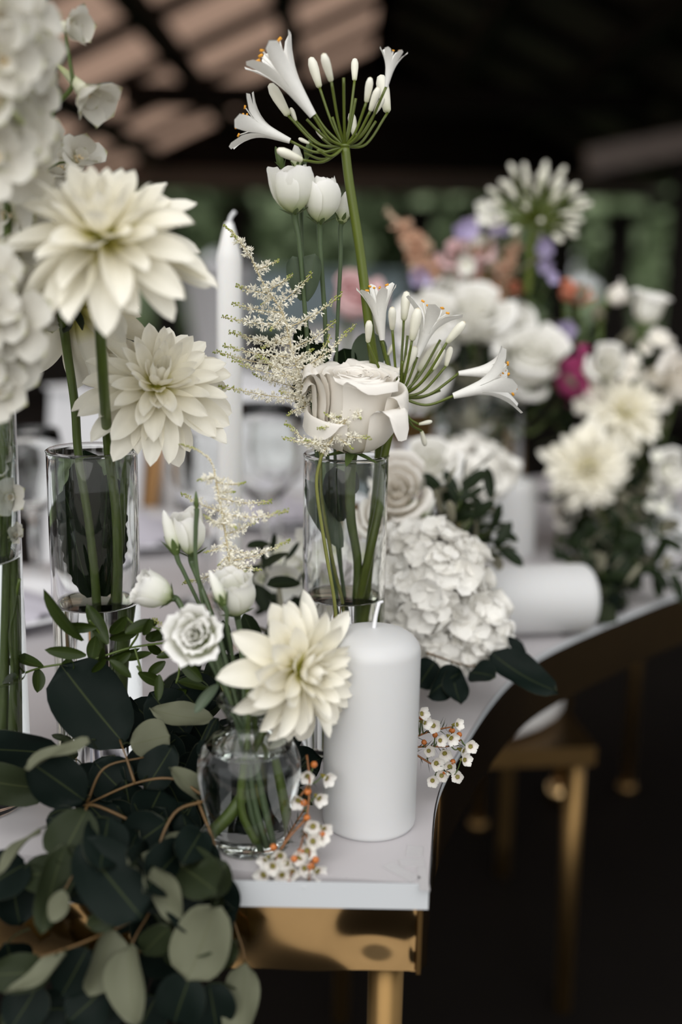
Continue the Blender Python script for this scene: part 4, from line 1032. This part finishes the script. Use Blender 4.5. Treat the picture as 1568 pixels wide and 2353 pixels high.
# ------------------------------------------------------------------ waxflower sprigs
def waxsprig(lb, twigs, fl, buds, seed, s=.0062):
    r_ = random.Random(seed); t = thing('waxflower_sprig', lb, 'flower', twigs[0][0]); al = []
    for tw in twigs:
        S = spline(tw, 6); al += S
        v, f, u = tube_data(S, [.0009, .0006], 6); part('twig', mk('twig', v, f, M_twig_r, u), t)
        for i in range(0, len(S) - 1):
            for j in range(2):
                T = (S[i + 1] - S[i]).normalized(); e = Matrix.Rotation(r_.uniform(0, 6.28), 3, T) @ T.orthogonal().normalized()
                part('needle', NEED, t, basis(S[i], T * .7 + e, e, (.008, r_.uniform(.006, .012), .006)))
    def conn(p, q_):
        b = min(al, key=lambda z: (z - (p + V(0, .006, -.010))).length)
        v, f, u = tube_data(spline([b, b.lerp(p, .5) - V(0, 0, .002), p], 4), [.0006, .0005], 5); part('pedicel', mk('pedicel', v, f, M_calyx, u), t)
    for k, (p, d, q) in enumerate(fl):
        conn(p - d.normalized() * s * .5, 0); wax_flower(t, p, d, s * q, seed * 50 + k)
    for p, q in buds:
        d = V(r_.uniform(-.5, .5), -.7, r_.uniform(.2, .8)); conn(p, 0); part('berry', WBUD, t, zup(p, d, s * .72 * q), label='orange berry like bud')
    return t
def wy(py): return .905 + (2010 - py) / 1000 * .42 * .55      # the sprig slopes down from the candle to the table end
r_ = random.Random(9)
f1 = [(707, 1783, 0), (749, 1787, .8), (686, 1838, -.5), (732, 1833, .7), (720, 1898, -.2), (743, 1904, 1), (719, 1933, .3), (628, 1989, -.4), (645, 1965, 0), (699, 1994, .2), (659, 1982, 0), (607, 2009, -.6), (648, 2009, 0), (708, 2042, .1), (728, 2000, .6), (706, 1954, .4), (612, 1975, -.5), (672, 2000, 0), (735, 1925, .8), (690, 1970, -.2)]
b1 = [(721, 1758), (709, 1819), (699, 1846), (630, 1948), (690, 1958), (674, 1974), (727, 1976), (706, 1880), (665, 2032), (741, 1915), (716, 1990)]
def wp(px, py, lift=.0):
    Y = min(.985, wy(py)) - .012
    return W(px, py, Y)
waxsprig('waxflower sprig with orange berries lying from the front candle to the table end', [[wp(705, 1735), wp(712, 1800), wp(705, 1880), wp(690, 1950), wp(665, 2020)], [wp(705, 1880), wp(660, 1930), wp(625, 1990)], [wp(700, 1900), wp(712, 1960), wp(710, 2030)], [wp(712, 1800), wp(690, 1830)], [W(640, 1960, .93), W(668, 1910, .95), W(700, 1860, .96)]],
         [(wp(x, y), V(a * .8 + r_.uniform(-.2, .2), -1, r_.uniform(-.1, .5)), r_.uniform(.95, 1.15)) for x, y, a in f1], [(wp(x, y), 1) for x, y in b1], 51, .0078)
f2 = [(996, 1667), (1011, 1701), (1049, 1665), (1063, 1724), (1081, 1715), (1034, 1761), (1002, 1753), (1052, 1785), (994, 1793), (1036, 1695), (1067, 1746), (1015, 1782), (975, 1660), (985, 1725), (1022, 1730), (968, 1640)]
b2 = [(1056, 1688), (1038, 1679), (976, 1706), (969, 1650), (1040, 1750), (1022, 1775), (1000, 1690)]
waxsprig('waxflower sprig with small cupped blooms poking out beyond the front candle', [[W(930, 1720, 1.05), W(980, 1715, 1.05), W(1030, 1715, 1.05), W(1060, 1700, 1.045)], [W(950, 1730, 1.05), W(1000, 1760, 1.045), W(1045, 1780, 1.04)], [W(940, 1700, 1.05), W(990, 1680, 1.055), W(1040, 1670, 1.05)]],
         [(W(x, y, 1.04 + r_.uniform(-.015, .01)), V(r_.uniform(-.2, .9), -1, r_.uniform(-.1, .5)), r_.uniform(.9, 1.1)) for x, y in f2], [(W(x, y, 1.045), .9) for x, y in b2], 52, .0074)
# ------------------------------------------------------------------ further along the table
# taper candle in a low glass holder
tc = V(*on(531, 1505))
t = thing('taper_candle', 'tall slim white taper candle behind the cream astilbe plume', 'candle', tc)
ZT = Wt(538, 512, tc.y).z
part('holder', lathe('holder', [(0, 0), (.040, 0), (.041, .004), (.030, .010), (.014, .020), (.013, .045), (.018, .052), (.018, .070), (.0135, .070), (.0135, .056), (0, .056)], M_glass, 40), t, Matrix.Translation(tc + V(0, 0, .0002)))
hh = ZT - TZ
part('wax', lathe('wax', [(0, .057), (.0128, .057), (.0128, .08), (.0126, hh - .035), (.0118, hh - .030), (.0075, hh - .012), (.004, hh), (0, hh + .001)], M_taper, 32), t, Matrix.Translation(tc))
part('wick', tube('wick', [(0, 0, hh), (.002, 0, hh + .006), (.006, 0, hh + .011)], .0018, M_wick, 8), t, Matrix.Translation(tc))
hydrangea('white hydrangea head behind the front pillar candle', W(985, 1350, 1.31), .054, .048, .056, 150, .0165, [on(985, 1530) + V(0, 0, .02), on(1000, 1500) + V(.05, .05, .006)], 61, lobes=((W(1085, 1445, 1.30), 0.030, 42), (W(930, 1440, 1.30), .034, 40), (W(1010, 1480, 1.29), .030, 36)))
c2 = on(1168, 1272)
pillar('upright white pillar candle half hidden by slim olive leaves', c2, .0380, Wt(1170, 1092, c2.y).z - TZ - .004)
pillar('white pillar candle lying on its side on the curved table', V(*on(1190, 1462)) + V(-.060, 0, .0405), .0400, .150, (.985, .17, 0), False)
c4 = on(1530, 1288)
pillar('white pillar candle lying with its flat end toward the aisle', V(c4.x, c4.y, TZ + .035), .0350, .14, (.22, .97, 0), False)

# bouquet in the far wide vase
YF = 2.13; FS = 1.22; FV = W(1094, 1100, YF); FV.z = TZ
cylinder_vase('wide clear glass vase filled with stems under the white rose bouquet', FV.x, FV.y, .068, W(1094, 885, YF).z - TZ, .12)
def fstem(px, py, Y, k=0): return [W(px * .6 + 1094 * .4, max(py + 90, 860), YF + (Y - YF) * .5), W(1094 + (k % 5 - 2) * 28, 960, YF), V(FV.x + (k % 5 - 2) * .012, FV.y + (k % 3 - 1) * .015, TZ + .012)]
roses = [('full white rose at the crown of the far bouquet', 1000, 720, .034, 0), ('creamy rose on the shaded side of the far bouquet', 1085, 705, .036, 0), ('large round ivory rose low in the far bouquet', 1160, 840, .038, 0), ('pale rose tucked between ivory ones in the far bouquet', 1085, 840, .034, 0), ('white rose at the outer rim of the far bouquet', 1215, 800, .036, 0), ('small cream rose by the taper side of the far bouquet', 960, 770, .032, 0), ('white rosebud hanging over the far vase rim', 1110, 935, .018, 0), ('ivory rose behind the peach astilbe', 1040, 670, .034, 0), ('blush rose high behind the lisianthus stems', 800, 660, .030, 1), ('cream rose low behind the leaning agapanthus', 980, 860, .034, 0), ('pale rose deep in the far bouquet', 1150, 740, .034, 0)]
for k, (lb, px, py, R, c_) in enumerate(roses):
    Y = YF - .05 + (k % 4) * .03 if px > 850 else 2.25
    R *= FS; B = W(px, py + 30, Y); rose(lb, B - V(0, 0, R * .5), (.3 * ((k % 3) - 1), -.7, .7), R, R * 1.5, fstem(px, py, Y, k) if px > 850 else [B - V(0, 0, .12), V(B.x, B.y, TZ + .02)], 70 + k, 11, M_blush if c_ else M_white, 'roses of the far bouquet')
rose('magenta pink peony at the edge of the far bouquet', W(1275, 880, YF), (.8, -.4, .3), .036, .06, fstem(1275, 880, YF, 3), 90, 10, M_pink, name='peony')
rose('deep pink bloom under the magenta peony', W(1305, 905, YF + .02), (.6, -.5, -.3), .022, .036, fstem(1305, 905, YF, 4), 91, 8, M_pink, name='peony')
rose('dusky pink rose folded at the back of the far bouquet', W(1075, 640, YF + .05), (-.2, -.5, .8), .036, .05, fstem(1075, 640, YF, 2), 92, 10, M_blush, name='rose')
for k, (px, py) in enumerate(((1300, 690), (1325, 700), (1175, 690))):
    B = W(px, py, YF + .06); rose('small coral spray rose beside the far agapanthus stalk', B, (.2, -.5, .8), .016, .027, [B - V(0, 0, .06), W(1240, 800, YF + .03)] + fstem(1240, 800, YF, k)[1:], 95 + k, 8, M_coral, 'coral spray roses')
# peach astilbe plumes, lavender and white filler
for k, (lb, ax, st) in enumerate((('peach astilbe plume pointing up at the dark roof', [(985, 640), (960, 585), (930, 535), (888, 482)], [(1010, 720), (1060, 860), (1090, 1000)]), ('peach astilbe plume leaning on the far agapanthus stalk', [(1120, 700), (1150, 640), (1180, 590), (1190, 540)], [(1110, 780), (1095, 900), (1094, 1000)]), ('short peach astilbe plume amid the white roses', [(1100, 640), (1110, 590), (1100, 545)], [(1100, 720), (1095, 900), (1090, 1000)]))):
    br = [(q, (ax[int(q * (len(ax) - 1))][0] + s * 40 * (1.1 - q), ax[int(q * (len(ax) - 1))][1] - 25), .05, s * .01) for q in (.05, .15, .25, .35, .5, .62, .75) for s in (-1, 1)]
    astilbe(lb, ax, br, YF + .02, 200 + k, st, .012, .35, mat_=M_astp, bs=3.2)
def filler(lb, spots, Y, mat_, s, seed, foot, name='delphinium_sprig', cat='flower'):
    r_ = random.Random(seed); t = thing(name, lb, cat, foot)
    me = petal_mesh('filler_petal', mat_, 3, 4, wid=.8, pw=.5, pt=.35, cup=.3, bend=.4)
    for k, (px, py) in enumerate(spots):
        p = W(px, py, Y + r_.uniform(-.03, .03)); d = V(r_.uniform(-.7, .7), -1, r_.uniform(-.3, .8))
        M = zup(p, d, s * r_.uniform(.8, 1.2), k)
        for i in range(5):
            a = i * 1.2566; rad = V(math.cos(a), math.sin(a), 0); part('petal', me, t, M @ basis(rad * .05, rad + V(0, 0, .35), V(0, 0, 1), .6))
        part('twig', tube('twig', [p, p.lerp(foot, .4) + V(0, .01, .01), foot], [.0008, .0012], M_stem, 5, 4), t)
    return t
fF = V(FV.x, FV.y, TZ + .10)
filler('lavender delphinium sprig scattered through the far bouquet', [(1055, 535), (1075, 525), (1130, 520), (1150, 530), (955, 635), (985, 625), (975, 650), (1245, 570), (1265, 640), (1255, 610), (1300, 760)], YF, M_lav, .026, 301, fF)
filler('white stock sprig beside the far agapanthus head', [(1110, 480), (1125, 500), (1095, 515), (1105, 550), (1130, 560), (1085, 575), (1120, 600), (1150, 620), (1075, 610)], YF, M_white, .024, 302, fF)
# far agapanthus
cC = W(1228, 500, YF - .02); A3 = []
r_ = random.Random(12)
for i in range(46):
    z = 1 - 1.55 * (i + .5) / 46; a = i * 2.39996; s = math.sqrt(max(0, 1 - z * z)); d = V(s * math.cos(a), s * math.sin(a), z + .12).normalized()
    ln = r_.uniform(.044, .066); e = cC + d * ln; A3.append(('bud', e, e + d * r_.uniform(.020, .027), V(0, 0, -.004)))
agapanthus('far agapanthus globe of closed buds against the dark hall', cC, A3, [W(1215, 640, YF), W(1208, 760, YF), W(1200, 900, YF), W(1130, 1000, YF), V(FV.x + .01, FV.y, TZ + .015)], bw=.95, pr=.0016, stemr=.0055)

# leafy fillers
LFM = [leaf_mesh(1, .34, M_green, M_pale, fold=.25, bend=.4, m=4, n=6, seed=1), leaf_mesh(1, .5, M_green, M_pale, fold=.2, bend=-.3, m=4, n=6, seed=2)]
LFE = [leaf_mesh(1, .75, M_eu_t, M_eu_b, fold=.2, bend=.4, m=4, n=6, seed=3), leaf_mesh(1, .65, M_eu_o, M_eu_b, fold=.2, bend=-.2, m=4, n=6, seed=4)]
def sprig(lb, foot, ends, L, n, seed, ms=None, name='leafy_sprig', sp=.5, down=0):
    r_ = random.Random(seed); t = thing(name, lb, 'foliage', foot); ms = ms or LFM
    for e in ends:
        S = spline([foot, foot.lerp(e, .5) + V(0, 0, .012), e], 10)
        v, f, u = tube_data(S, [.0016, .0008], 6); part('twig', mk('twig', v, f, M_stem, u), t)
        for i in range(n):
            k = int((.25 + .75 * i / max(1, n - 1)) * (len(S) - 1)); T = (S[min(k + 1, len(S) - 1)] - S[max(k - 1, 0)]).normalized()
            o = Matrix.Rotation(i * 2.4 + r_.uniform(-.5, .5), 3, T) @ T.orthogonal().normalized()
            part('leaf', ms[i % 2], t, basis(S[k], T * sp + o, V(r_.uniform(-.5, .5), r_.uniform(-.8, .2), 1), L * r_.uniform(.7, 1.15)))
    return t
sprig('slim olive leaved sprig between the hydrangea and the upright candle', W(1010, 1330, 1.42), [W(1150, 1215, 1.48), W(1130, 1150, 1.50), W(1075, 1090, 1.5), W(1160, 1260, 1.46), W(1060, 1150, 1.42), W(1020, 1120, 1.44)], .034, 11, 401, sp=.9, name='olive_sprig')
sprig('dark leafy garland heaped under the far dahlias', V(*on(1400, 1400)) + V(0, .1, .01), [W(1300, 1290, 1.72), W(1350, 1250, 1.75), W(1420, 1260, 1.75), W(1500, 1300, 1.72), W(1560, 1320, 1.72), W(1390, 1330, 1.70), W(1440, 1340, 1.70), W(1460, 1180, 1.8), W(1540, 1220, 1.85)], .042, 13, 402)
sprig('dark leaves standing around the far dahlias', W(1420, 1240, 2.09), [W(1320, 900, 2.10), W(1400, 1000, 2.12), W(1500, 1000, 2.10), W(1560, 1080, 2.09), W(1480, 1140, 2.06), W(1330, 1180, 2.06), W(1300, 1130, 2.08), W(1540, 880, 2.14), W(1430, 800, 2.14), W(1380, 750, 2.14), W(1330, 700, 2.14), W(1270, 960, 2.10)], .055, 13, 403)
sprig('dark foliage packed inside the bouquet of white roses', V(FV.x, FV.y, TZ + .18), [W(940, 700, YF), W(1020, 620, YF + .02), W(1100, 560, YF + .03), W(1180, 600, YF + .02), W(1260, 720, YF), W(1280, 800, YF), W(1040, 780, YF + .03), W(1130, 800, YF + .03), W(1050, 900, YF - .03), W(1150, 900, YF - .03), W(1200, 930, YF)], .055, 12, 404)
sprig('green stems and leaves pressed inside the wide far vase', V(FV.x, FV.y, TZ + .02), [V(FV.x + dx, FV.y + dy, TZ + .26) for dx, dy in ((-.045, 0), (.045, 0), (0, -.045), (.0, .04), (-.03, -.03), (.035, -.03))], .055, 9, 405, sp=1.6)
sprig('dark eucalyptus leaves laid beyond the lying pillar candle', V(*on(1400, 1420)) + V(-.02, .03, .006), [W(1340, 1440, 1.58), W(1390, 1400, 1.66), W(1420, 1380, 1.7)], .040, 6, 406, LFE, 'eucalyptus_branch')
sprig('ivy green leaves behind the bottle vase blooms', V(*on(640, 1440)) + V(0, 0, .01), [W(660, 1270, 1.26), W(620, 1250, 1.28), W(600, 1300, 1.25), W(690, 1340, 1.25), W(560, 1330, 1.24)], .030, 6, 407)
sprig('low dark foliage behind the bottle vase', V(*on(560, 1600)) + V(0, 0, .008), [W(500, 1500, 1.12), W(600, 1480, 1.14), W(640, 1540, 1.12), W(520, 1590, 1.08), W(430, 1560, 1.10), W(690, 1500, 1.18), W(680, 1420, 1.24)], .042, 9, 408)

# far dahlias and fillers on the right
YG = 2.0
dahlia('large far cream dahlia above the flat ended lying candle', W(1350, 1075, YG - .03), (-.05, -.98, .12), .064, [W(1370, 1150, YG + .05), W(1400, 1240, YG + .08), V(*on(1420, 1290)) + V(0, .05, .01)], 70, 81, group='far dahlias')
dahlia('smaller far cream dahlia tilted upward over the other', W(1440, 945, YG + .02), (.05, -.80, .58), .060, [W(1440, 1050, YG + .09), W(1430, 1200, YG + .09), V(*on(1430, 1280)) + V(0, .05, .01)], 66, 82, group='far dahlias')
for k, (lb, px, py, R, ax) in enumerate((('closed white rosebud high above the far dahlias', 1480, 745, .020, (.2, -.2, 1)), ('slim pale rosebud pointing sideways by the dark hall', 1395, 690, .014, (.9, -.2, .5)), ('white spray rose by the frame edge of the far dahlias', 1510, 1090, .022, (.2, -1, .3)), ('cream ranunculus beneath the far dahlias', 1545, 900, .030, (.1, -.9, .5)), ('white spray bloom close under the rosebuds', 1390, 860, .022, (-.1, -.9, .5)), ('cream lisianthus bloom left of the far dahlias', 1300, 1180, .016, (-.2, -.9, .2)))):
    R *= 1.15; B = W(px, py, YG + .05 + (k % 2) * .05); rose(lb, B, ax, R, R * 1.9, [B - V(0, -.02, .06), W(1430, 1200, YG + .1), V(*on(1430, 1280)) + V(0, .06, .012)], 110 + k, 9, M_white if k % 2 == 0 else M_rose)
filler('cream statice clusters around the far rosebuds', [(1400, 820), (1420, 850), (1450, 830), (1480, 800), (1510, 780), (1530, 790), (1370, 900), (1400, 880), (1350, 860), (1470, 870), (1500, 860), (1380, 840), (1440, 860), (1550, 870), (1520, 920), (1340, 930)], YG + .06, M_rose, .026, 303, V(*on(1430, 1285)) + V(0, .05, .02), 'statice_sprig')
filler('white waxflower sprig hanging beside the far dahlias', [(1510, 1050), (1530, 1080), (1500, 1120), (1540, 1140), (1520, 1170), (1490, 1160), (1555, 1110)], YG + .02, M_white, .02, 304, V(*on(1460, 1290)) + V(0, .05, .02), 'waxflower_sprig')
# middle ground whites by the upright candle
rose('ivory rose under the right glass vase rim, out toward the hydrangea', W(915, 1160, 1.42), (-.1, -.8, .5), .034, .05, [W(930, 1300, 1.42), V(*on(950, 1400)) + V(0, 0, .01)], 120, 12, M_rose)
hydrangea('second white hydrangea head beside the upright pillar candle', W(1065, 1085, 1.88), .062, .05, .036, 80, .017, [V(*on(1065, 1300)) + V(0, 0, .03), V(*on(1080, 1290)) + V(0, 0, .008)], 62)
rose('white rose with a raised petal next to the upright candle', W(985, 1105, 1.60), (-.1, -.7, .7), .030, .045, [W(985, 1250, 1.60), V(*on(985, 1330)) + V(0, 0, .01)], 121, 11, M_white)
liso_bud('cream lisianthus bud pointing out of the slim olive sprig', W(965, 1195, 1.40), W(1000, 1145, 1.40), .62, [W(950, 1260, 1.40), V(*on(950, 1380)) + V(0, 0, .008)])
filler('tiny waxflower blooms between the hydrangea and the lying candle', [(1130, 1390), (1150, 1420), (1140, 1450), (1155, 1470), (1145, 1360), (1165, 1440), (1120, 1470), (1150, 1395), (1135, 1420)], 1.34, M_white, .010, 305, V(*on(1130, 1500)) + V(0, 0, .006), 'waxflower_sprig')
filler('pinkish waxflower blooms beside the cream lisianthus bud', [(905, 1100), (925, 1085), (900, 1080), (940, 1075), (930, 1105), (890, 1110)], 1.45, M_blush, .012, 306, V(*on(930, 1380)) + V(0, 0, .006), 'waxflower_sprig')
filler('white blossoms showing behind the right glass vase', [(690, 1300), (720, 1250), (660, 1330), (640, 1280), (740, 1330), (760, 1240), (700, 1350), (850, 1260), (860, 1300), (600, 1330)], 1.36, M_white, .034, 307, V(*on(700, 1480)) + V(0, 0, .01), 'stock_sprig')

# ------------------------------------------------------------------ place settings beyond the flowers
def wine(lb, x, y, H=.21, R=.041):
    t = thing('wine_glass', lb, 'wine glass', (x, y, TZ), 'wine glasses')
    o = [(0, 0), (.034, 0), (.035, .002), (.012, .006), (.0045, .012), (.0038, .05), (.004, H * .42), (.018, H * .46), (R * .85, H * .58), (R, H * .72), (R * .92, H * .9), (R * .82, H)]
    i_ = [(R * .82 - .0012, H), (R * .92 - .0014, H * .9), (R - .0015, H * .72), (R * .85 - .0015, H * .585), (.016, H * .475), (0, H * .462)]
    part('glass', lathe('glass', o + i_, M_glass, 40), t, Matrix.Translation((x, y, TZ + .0002)))
def plate(lb, x, y, R=.135, z=TZ):
    return solo('plate', lathe('plate', [(0, 0), (R * .6, 0), (R * .65, .004), (R, .017), (R, .019), (R * .66, .007), (R * .6, .005), (0, .005)], M_plate, 56), lb, 'plate', Matrix.Translation((x, y, z + .0003)), 'white dinner plates')
def napkin(lb, x, y, a, z):
    def fn(u, t): return V(u * .055 + .003 * math.sin(9 * t), t * .20 - .10, .006 + .006 * math.cos(u * 3) + .003 * math.sin(14 * u + 3 * t))
    me = sheet('napkin', 12, 12, fn, M_napkin)
    b = MB(); n = len(me.vertices); vs_ = [v.co.copy() for v in me.vertices]; fs = [tuple(p.vertices) for p in me.polygons]
    b.add(vs_, fs); b.add([v - V(0, 0, .005) for v in vs_], [q[::-1] for q in fs])
    return solo('napkin', b.build('napkin', M_napkin), lb, 'napkin', Matrix.Translation((x, y, z)) @ Matrix.Rotation(a, 4, 'Z'), 'folded linen napkins')
for k, (px, py) in enumerate(((-10, 1400), (330, 1235), (640, 1190))):
    p = on(px, py); plate(('white plate beside the widest glass vase', 'white plate beyond the left dahlia vase', 'white plate beyond the tall taper candle')[k], p.x, p.y)
    napkin(('folded lilac grey napkin on the plate by the widest vase', 'folded lilac grey napkin on the plate beyond the dahlia vase', 'folded lilac grey napkin on the plate beyond the taper')[k], p.x + .01, p.y, (.9, .5, .2)[k], TZ + .0075)
for k, (px, py, lb) in enumerate(((475, 1385, 'wine glass standing beside the tall taper candle'), (610, 1330, 'wine glass in line with the cream astilbe plume, past the taper'), (640, 1255, 'farther wine glass past the plates and the taper'), (80, 1330, 'wine glass between the two left vases'))):
    p = on(px, py); wine(lb, p.x, p.y, .235 if k < 2 else .2, .046)
def tent():
    a, b_, c_ = on(95, 1725), on(165, 1710), on(150, 1740)
    t = W(150, 1520, 1.13)
    x0 = W(92, 1725, 1.10); x1 = W(170, 1725, 1.14); 
    z0 = TZ + .0005
    m = MB(); ap = V((x0.x + x1.x) / 2 + .004, 1.13, TZ + .075)
    for s in (-1, 1):
        y = 1.13
        l = [V(x0.x if s < 0 else x1.x, 1.09, z0), V(x0.x if s < 0 else x1.x, 1.20, z0), ap + V(0, .06, 0), ap + V(0, -.035, 0)]
        m.add(l + [q + V(s * .0006, 0, 0) for q in l], [(0, 1, 2, 3), (7, 6, 5, 4), (0, 4, 5, 1), (1, 5, 6, 2), (2, 6, 7, 3), (3, 7, 4, 0)])
    solo('place_card', m.build('place_card', M_card, False), 'folded white tent card leaning beside the left vase', 'card')
tent()

# ------------------------------------------------------------------ chairs and tables of the hall
def chair(lb, x, y, a, cover=True, frame=None, group='hall chairs'):
    t = thing('dining_chair', lb, 'chair', (x, y, 0), group); fr = frame or M_woodo
    M = Matrix.Translation((x, y, 0)) @ Matrix.Rotation(a, 4, 'Z')       # faces local -Y
    for sx in (-1, 1):
        part('leg', tube('leg', [(sx * .18, -.19, 0), (sx * .175, -.18, .44)], [.013, .017], fr, 10, 2), t, M)
        part('leg', tube('leg', [(sx * .18, .22, 0), (sx * .17, .19, .44), (sx * .17, .20, .60), (sx * .165, .25, .92)], [.014, .017, .015], fr, 10), t, M)
    b = MB(); b.box((0, 0, .445), (.40, .41, .03)); part('seat', b.build('seat', fr, False), t, M)
    def cf(r, h): return [(0, 0), (r * .9, 0), (r, h * .3), (r * .98, h * .75), (r * .8, h), (0, h)]
    part('cushion', lathe('cushion', cf(.5, 1), M_cushion, 28), t, M @ Matrix.Translation((0, 0, .46)) @ Matrix.Diagonal((.40, .41, .05, 1)))
    for i in range(5):
        xx = -.10 + i * .05; part('slat', tube('slat', [(xx, .20, .56), (xx, .235, .86)], .008, fr, 8, 2), t, M)
    for q_, d_ in (((0, .238, .885), (.34, .022, .05)), ((0, .205, .56), (.34, .02, .03))):
        b = MB(); b.box(q_, d_); part('rail', b.build('rail', fr, False), t, M)
    if cover:
        def fn(u, q): return V(u * .20, .275 - .03 * q + .006 * math.sin(7 * u), .42 + .50 * q)
        me = sheet('chair_cover', 10, 8, fn, M_cloth); part('chair_cover', me, t, M, label='white linen chair back cover')
        def fn2(u, q): return V(u * .20, .165 + .04 * q + .004 * math.sin(6 * u), .50 + .42 * q)
        part('chair_cover', sheet('chair_cover', 10, 8, fn2, M_cloth), t, M)
        b = MB(); b.box((0, .225, .922), (.40, .06, .006)); part('cover_top', b.build('cover_top', M_cloth, False), t, M)
    return t
q = on(-20, 1240); chair('white covered chair drawn up behind the left vases', -.62, 1.92, -.9)
chair('white covered chair past the dahlia vase, turned to the table', -.30, 2.35, -.6)
chair('white covered chair beyond the far wine glasses', .10, 2.60, -.35, frame=M_woodc)
p = on(1195, 1660, .50); chair('dim gold chair with a pale cushion pushed under the curved table', p.x - .10, p.y + .19, .1, cover=False, frame=M_goldd)
def round_table(lb, x, y, R=.55):
    t = thing('round_table', lb, 'table', (x, y, 0), 'round tables in the hall')
    part('leg', lathe('leg', [(0, 0), (.22, 0), (.22, .02), (.04, .05), (.035, .70), (.12, .72), (0, .72)], M_wood, 24), t, Matrix.Translation((x, y, 0)))
    v, f, u = lathe_data([(0, .752), (R * .98, .752), (R, .745), (R + .01, .60), (R + .035, .25)], 72, False)
    for q in v:
        a = math.atan2(q.y, q.x); k = max(0, .73 - q.z); s = 1 + .10 * k * math.sin(14 * a); q.x *= s; q.y *= s
    part('tablecloth', mk('tablecloth', v, f, M_cloth, u), t, Matrix.Translation((x, y, 0)))
    part('top', lathe('top', [(0, .72), (R - .02, .72), (R - .02, .748), (0, .748)], M_wood, 40), t, Matrix.Translation((x, y, 0)))
def cocktail(lb, x, y, R=.30, H=1.20):
    t = thing('cocktail_table', lb, 'table', (x, y, 0), 'draped cocktail tables')
    v, f, u = lathe_data([(0, H), (R * .97, H), (R, H - .006), (R * .95, H - .06), (R * .62, H * .55), (R * .72, .2), (R * .9, .02)], 64, False)
    for q in v:
        a = math.atan2(q.y, q.x); k = max(0, H - .05 - q.z); s = 1 + .10 * min(1, k * 2) * math.sin(8 * a); q.x *= s; q.y *= s
    part('tablecloth', mk('tablecloth', v, f, M_cloth, u), t, Matrix.Translation((x, y, 0)))
    part('top', lathe('top', [(0, H - .03), (R - .02, H - .03), (R - .02, H - .004), (0, H - .004)], M_wood, 32), t, Matrix.Translation((x, y, 0)))
    part('pole', tube('pole', [(x, y, .02), (x, y, H - .03)], .03, M_wood, 12, 2), t)
    part('base', lathe('base', [(0, 0), (R * .8, 0), (R * .8, .015), (.03, .03)], M_wood, 32), t, Matrix.Translation((x, y, 0)))
q = Wt(505, 700, 8.6); cocktail('tall cocktail table draped in white cloth behind the taper candle', q.x, q.y)
p = on(800, 760, .75); round_table('small round table in white linen past the lisianthus stems', p.x, p.y, .42)
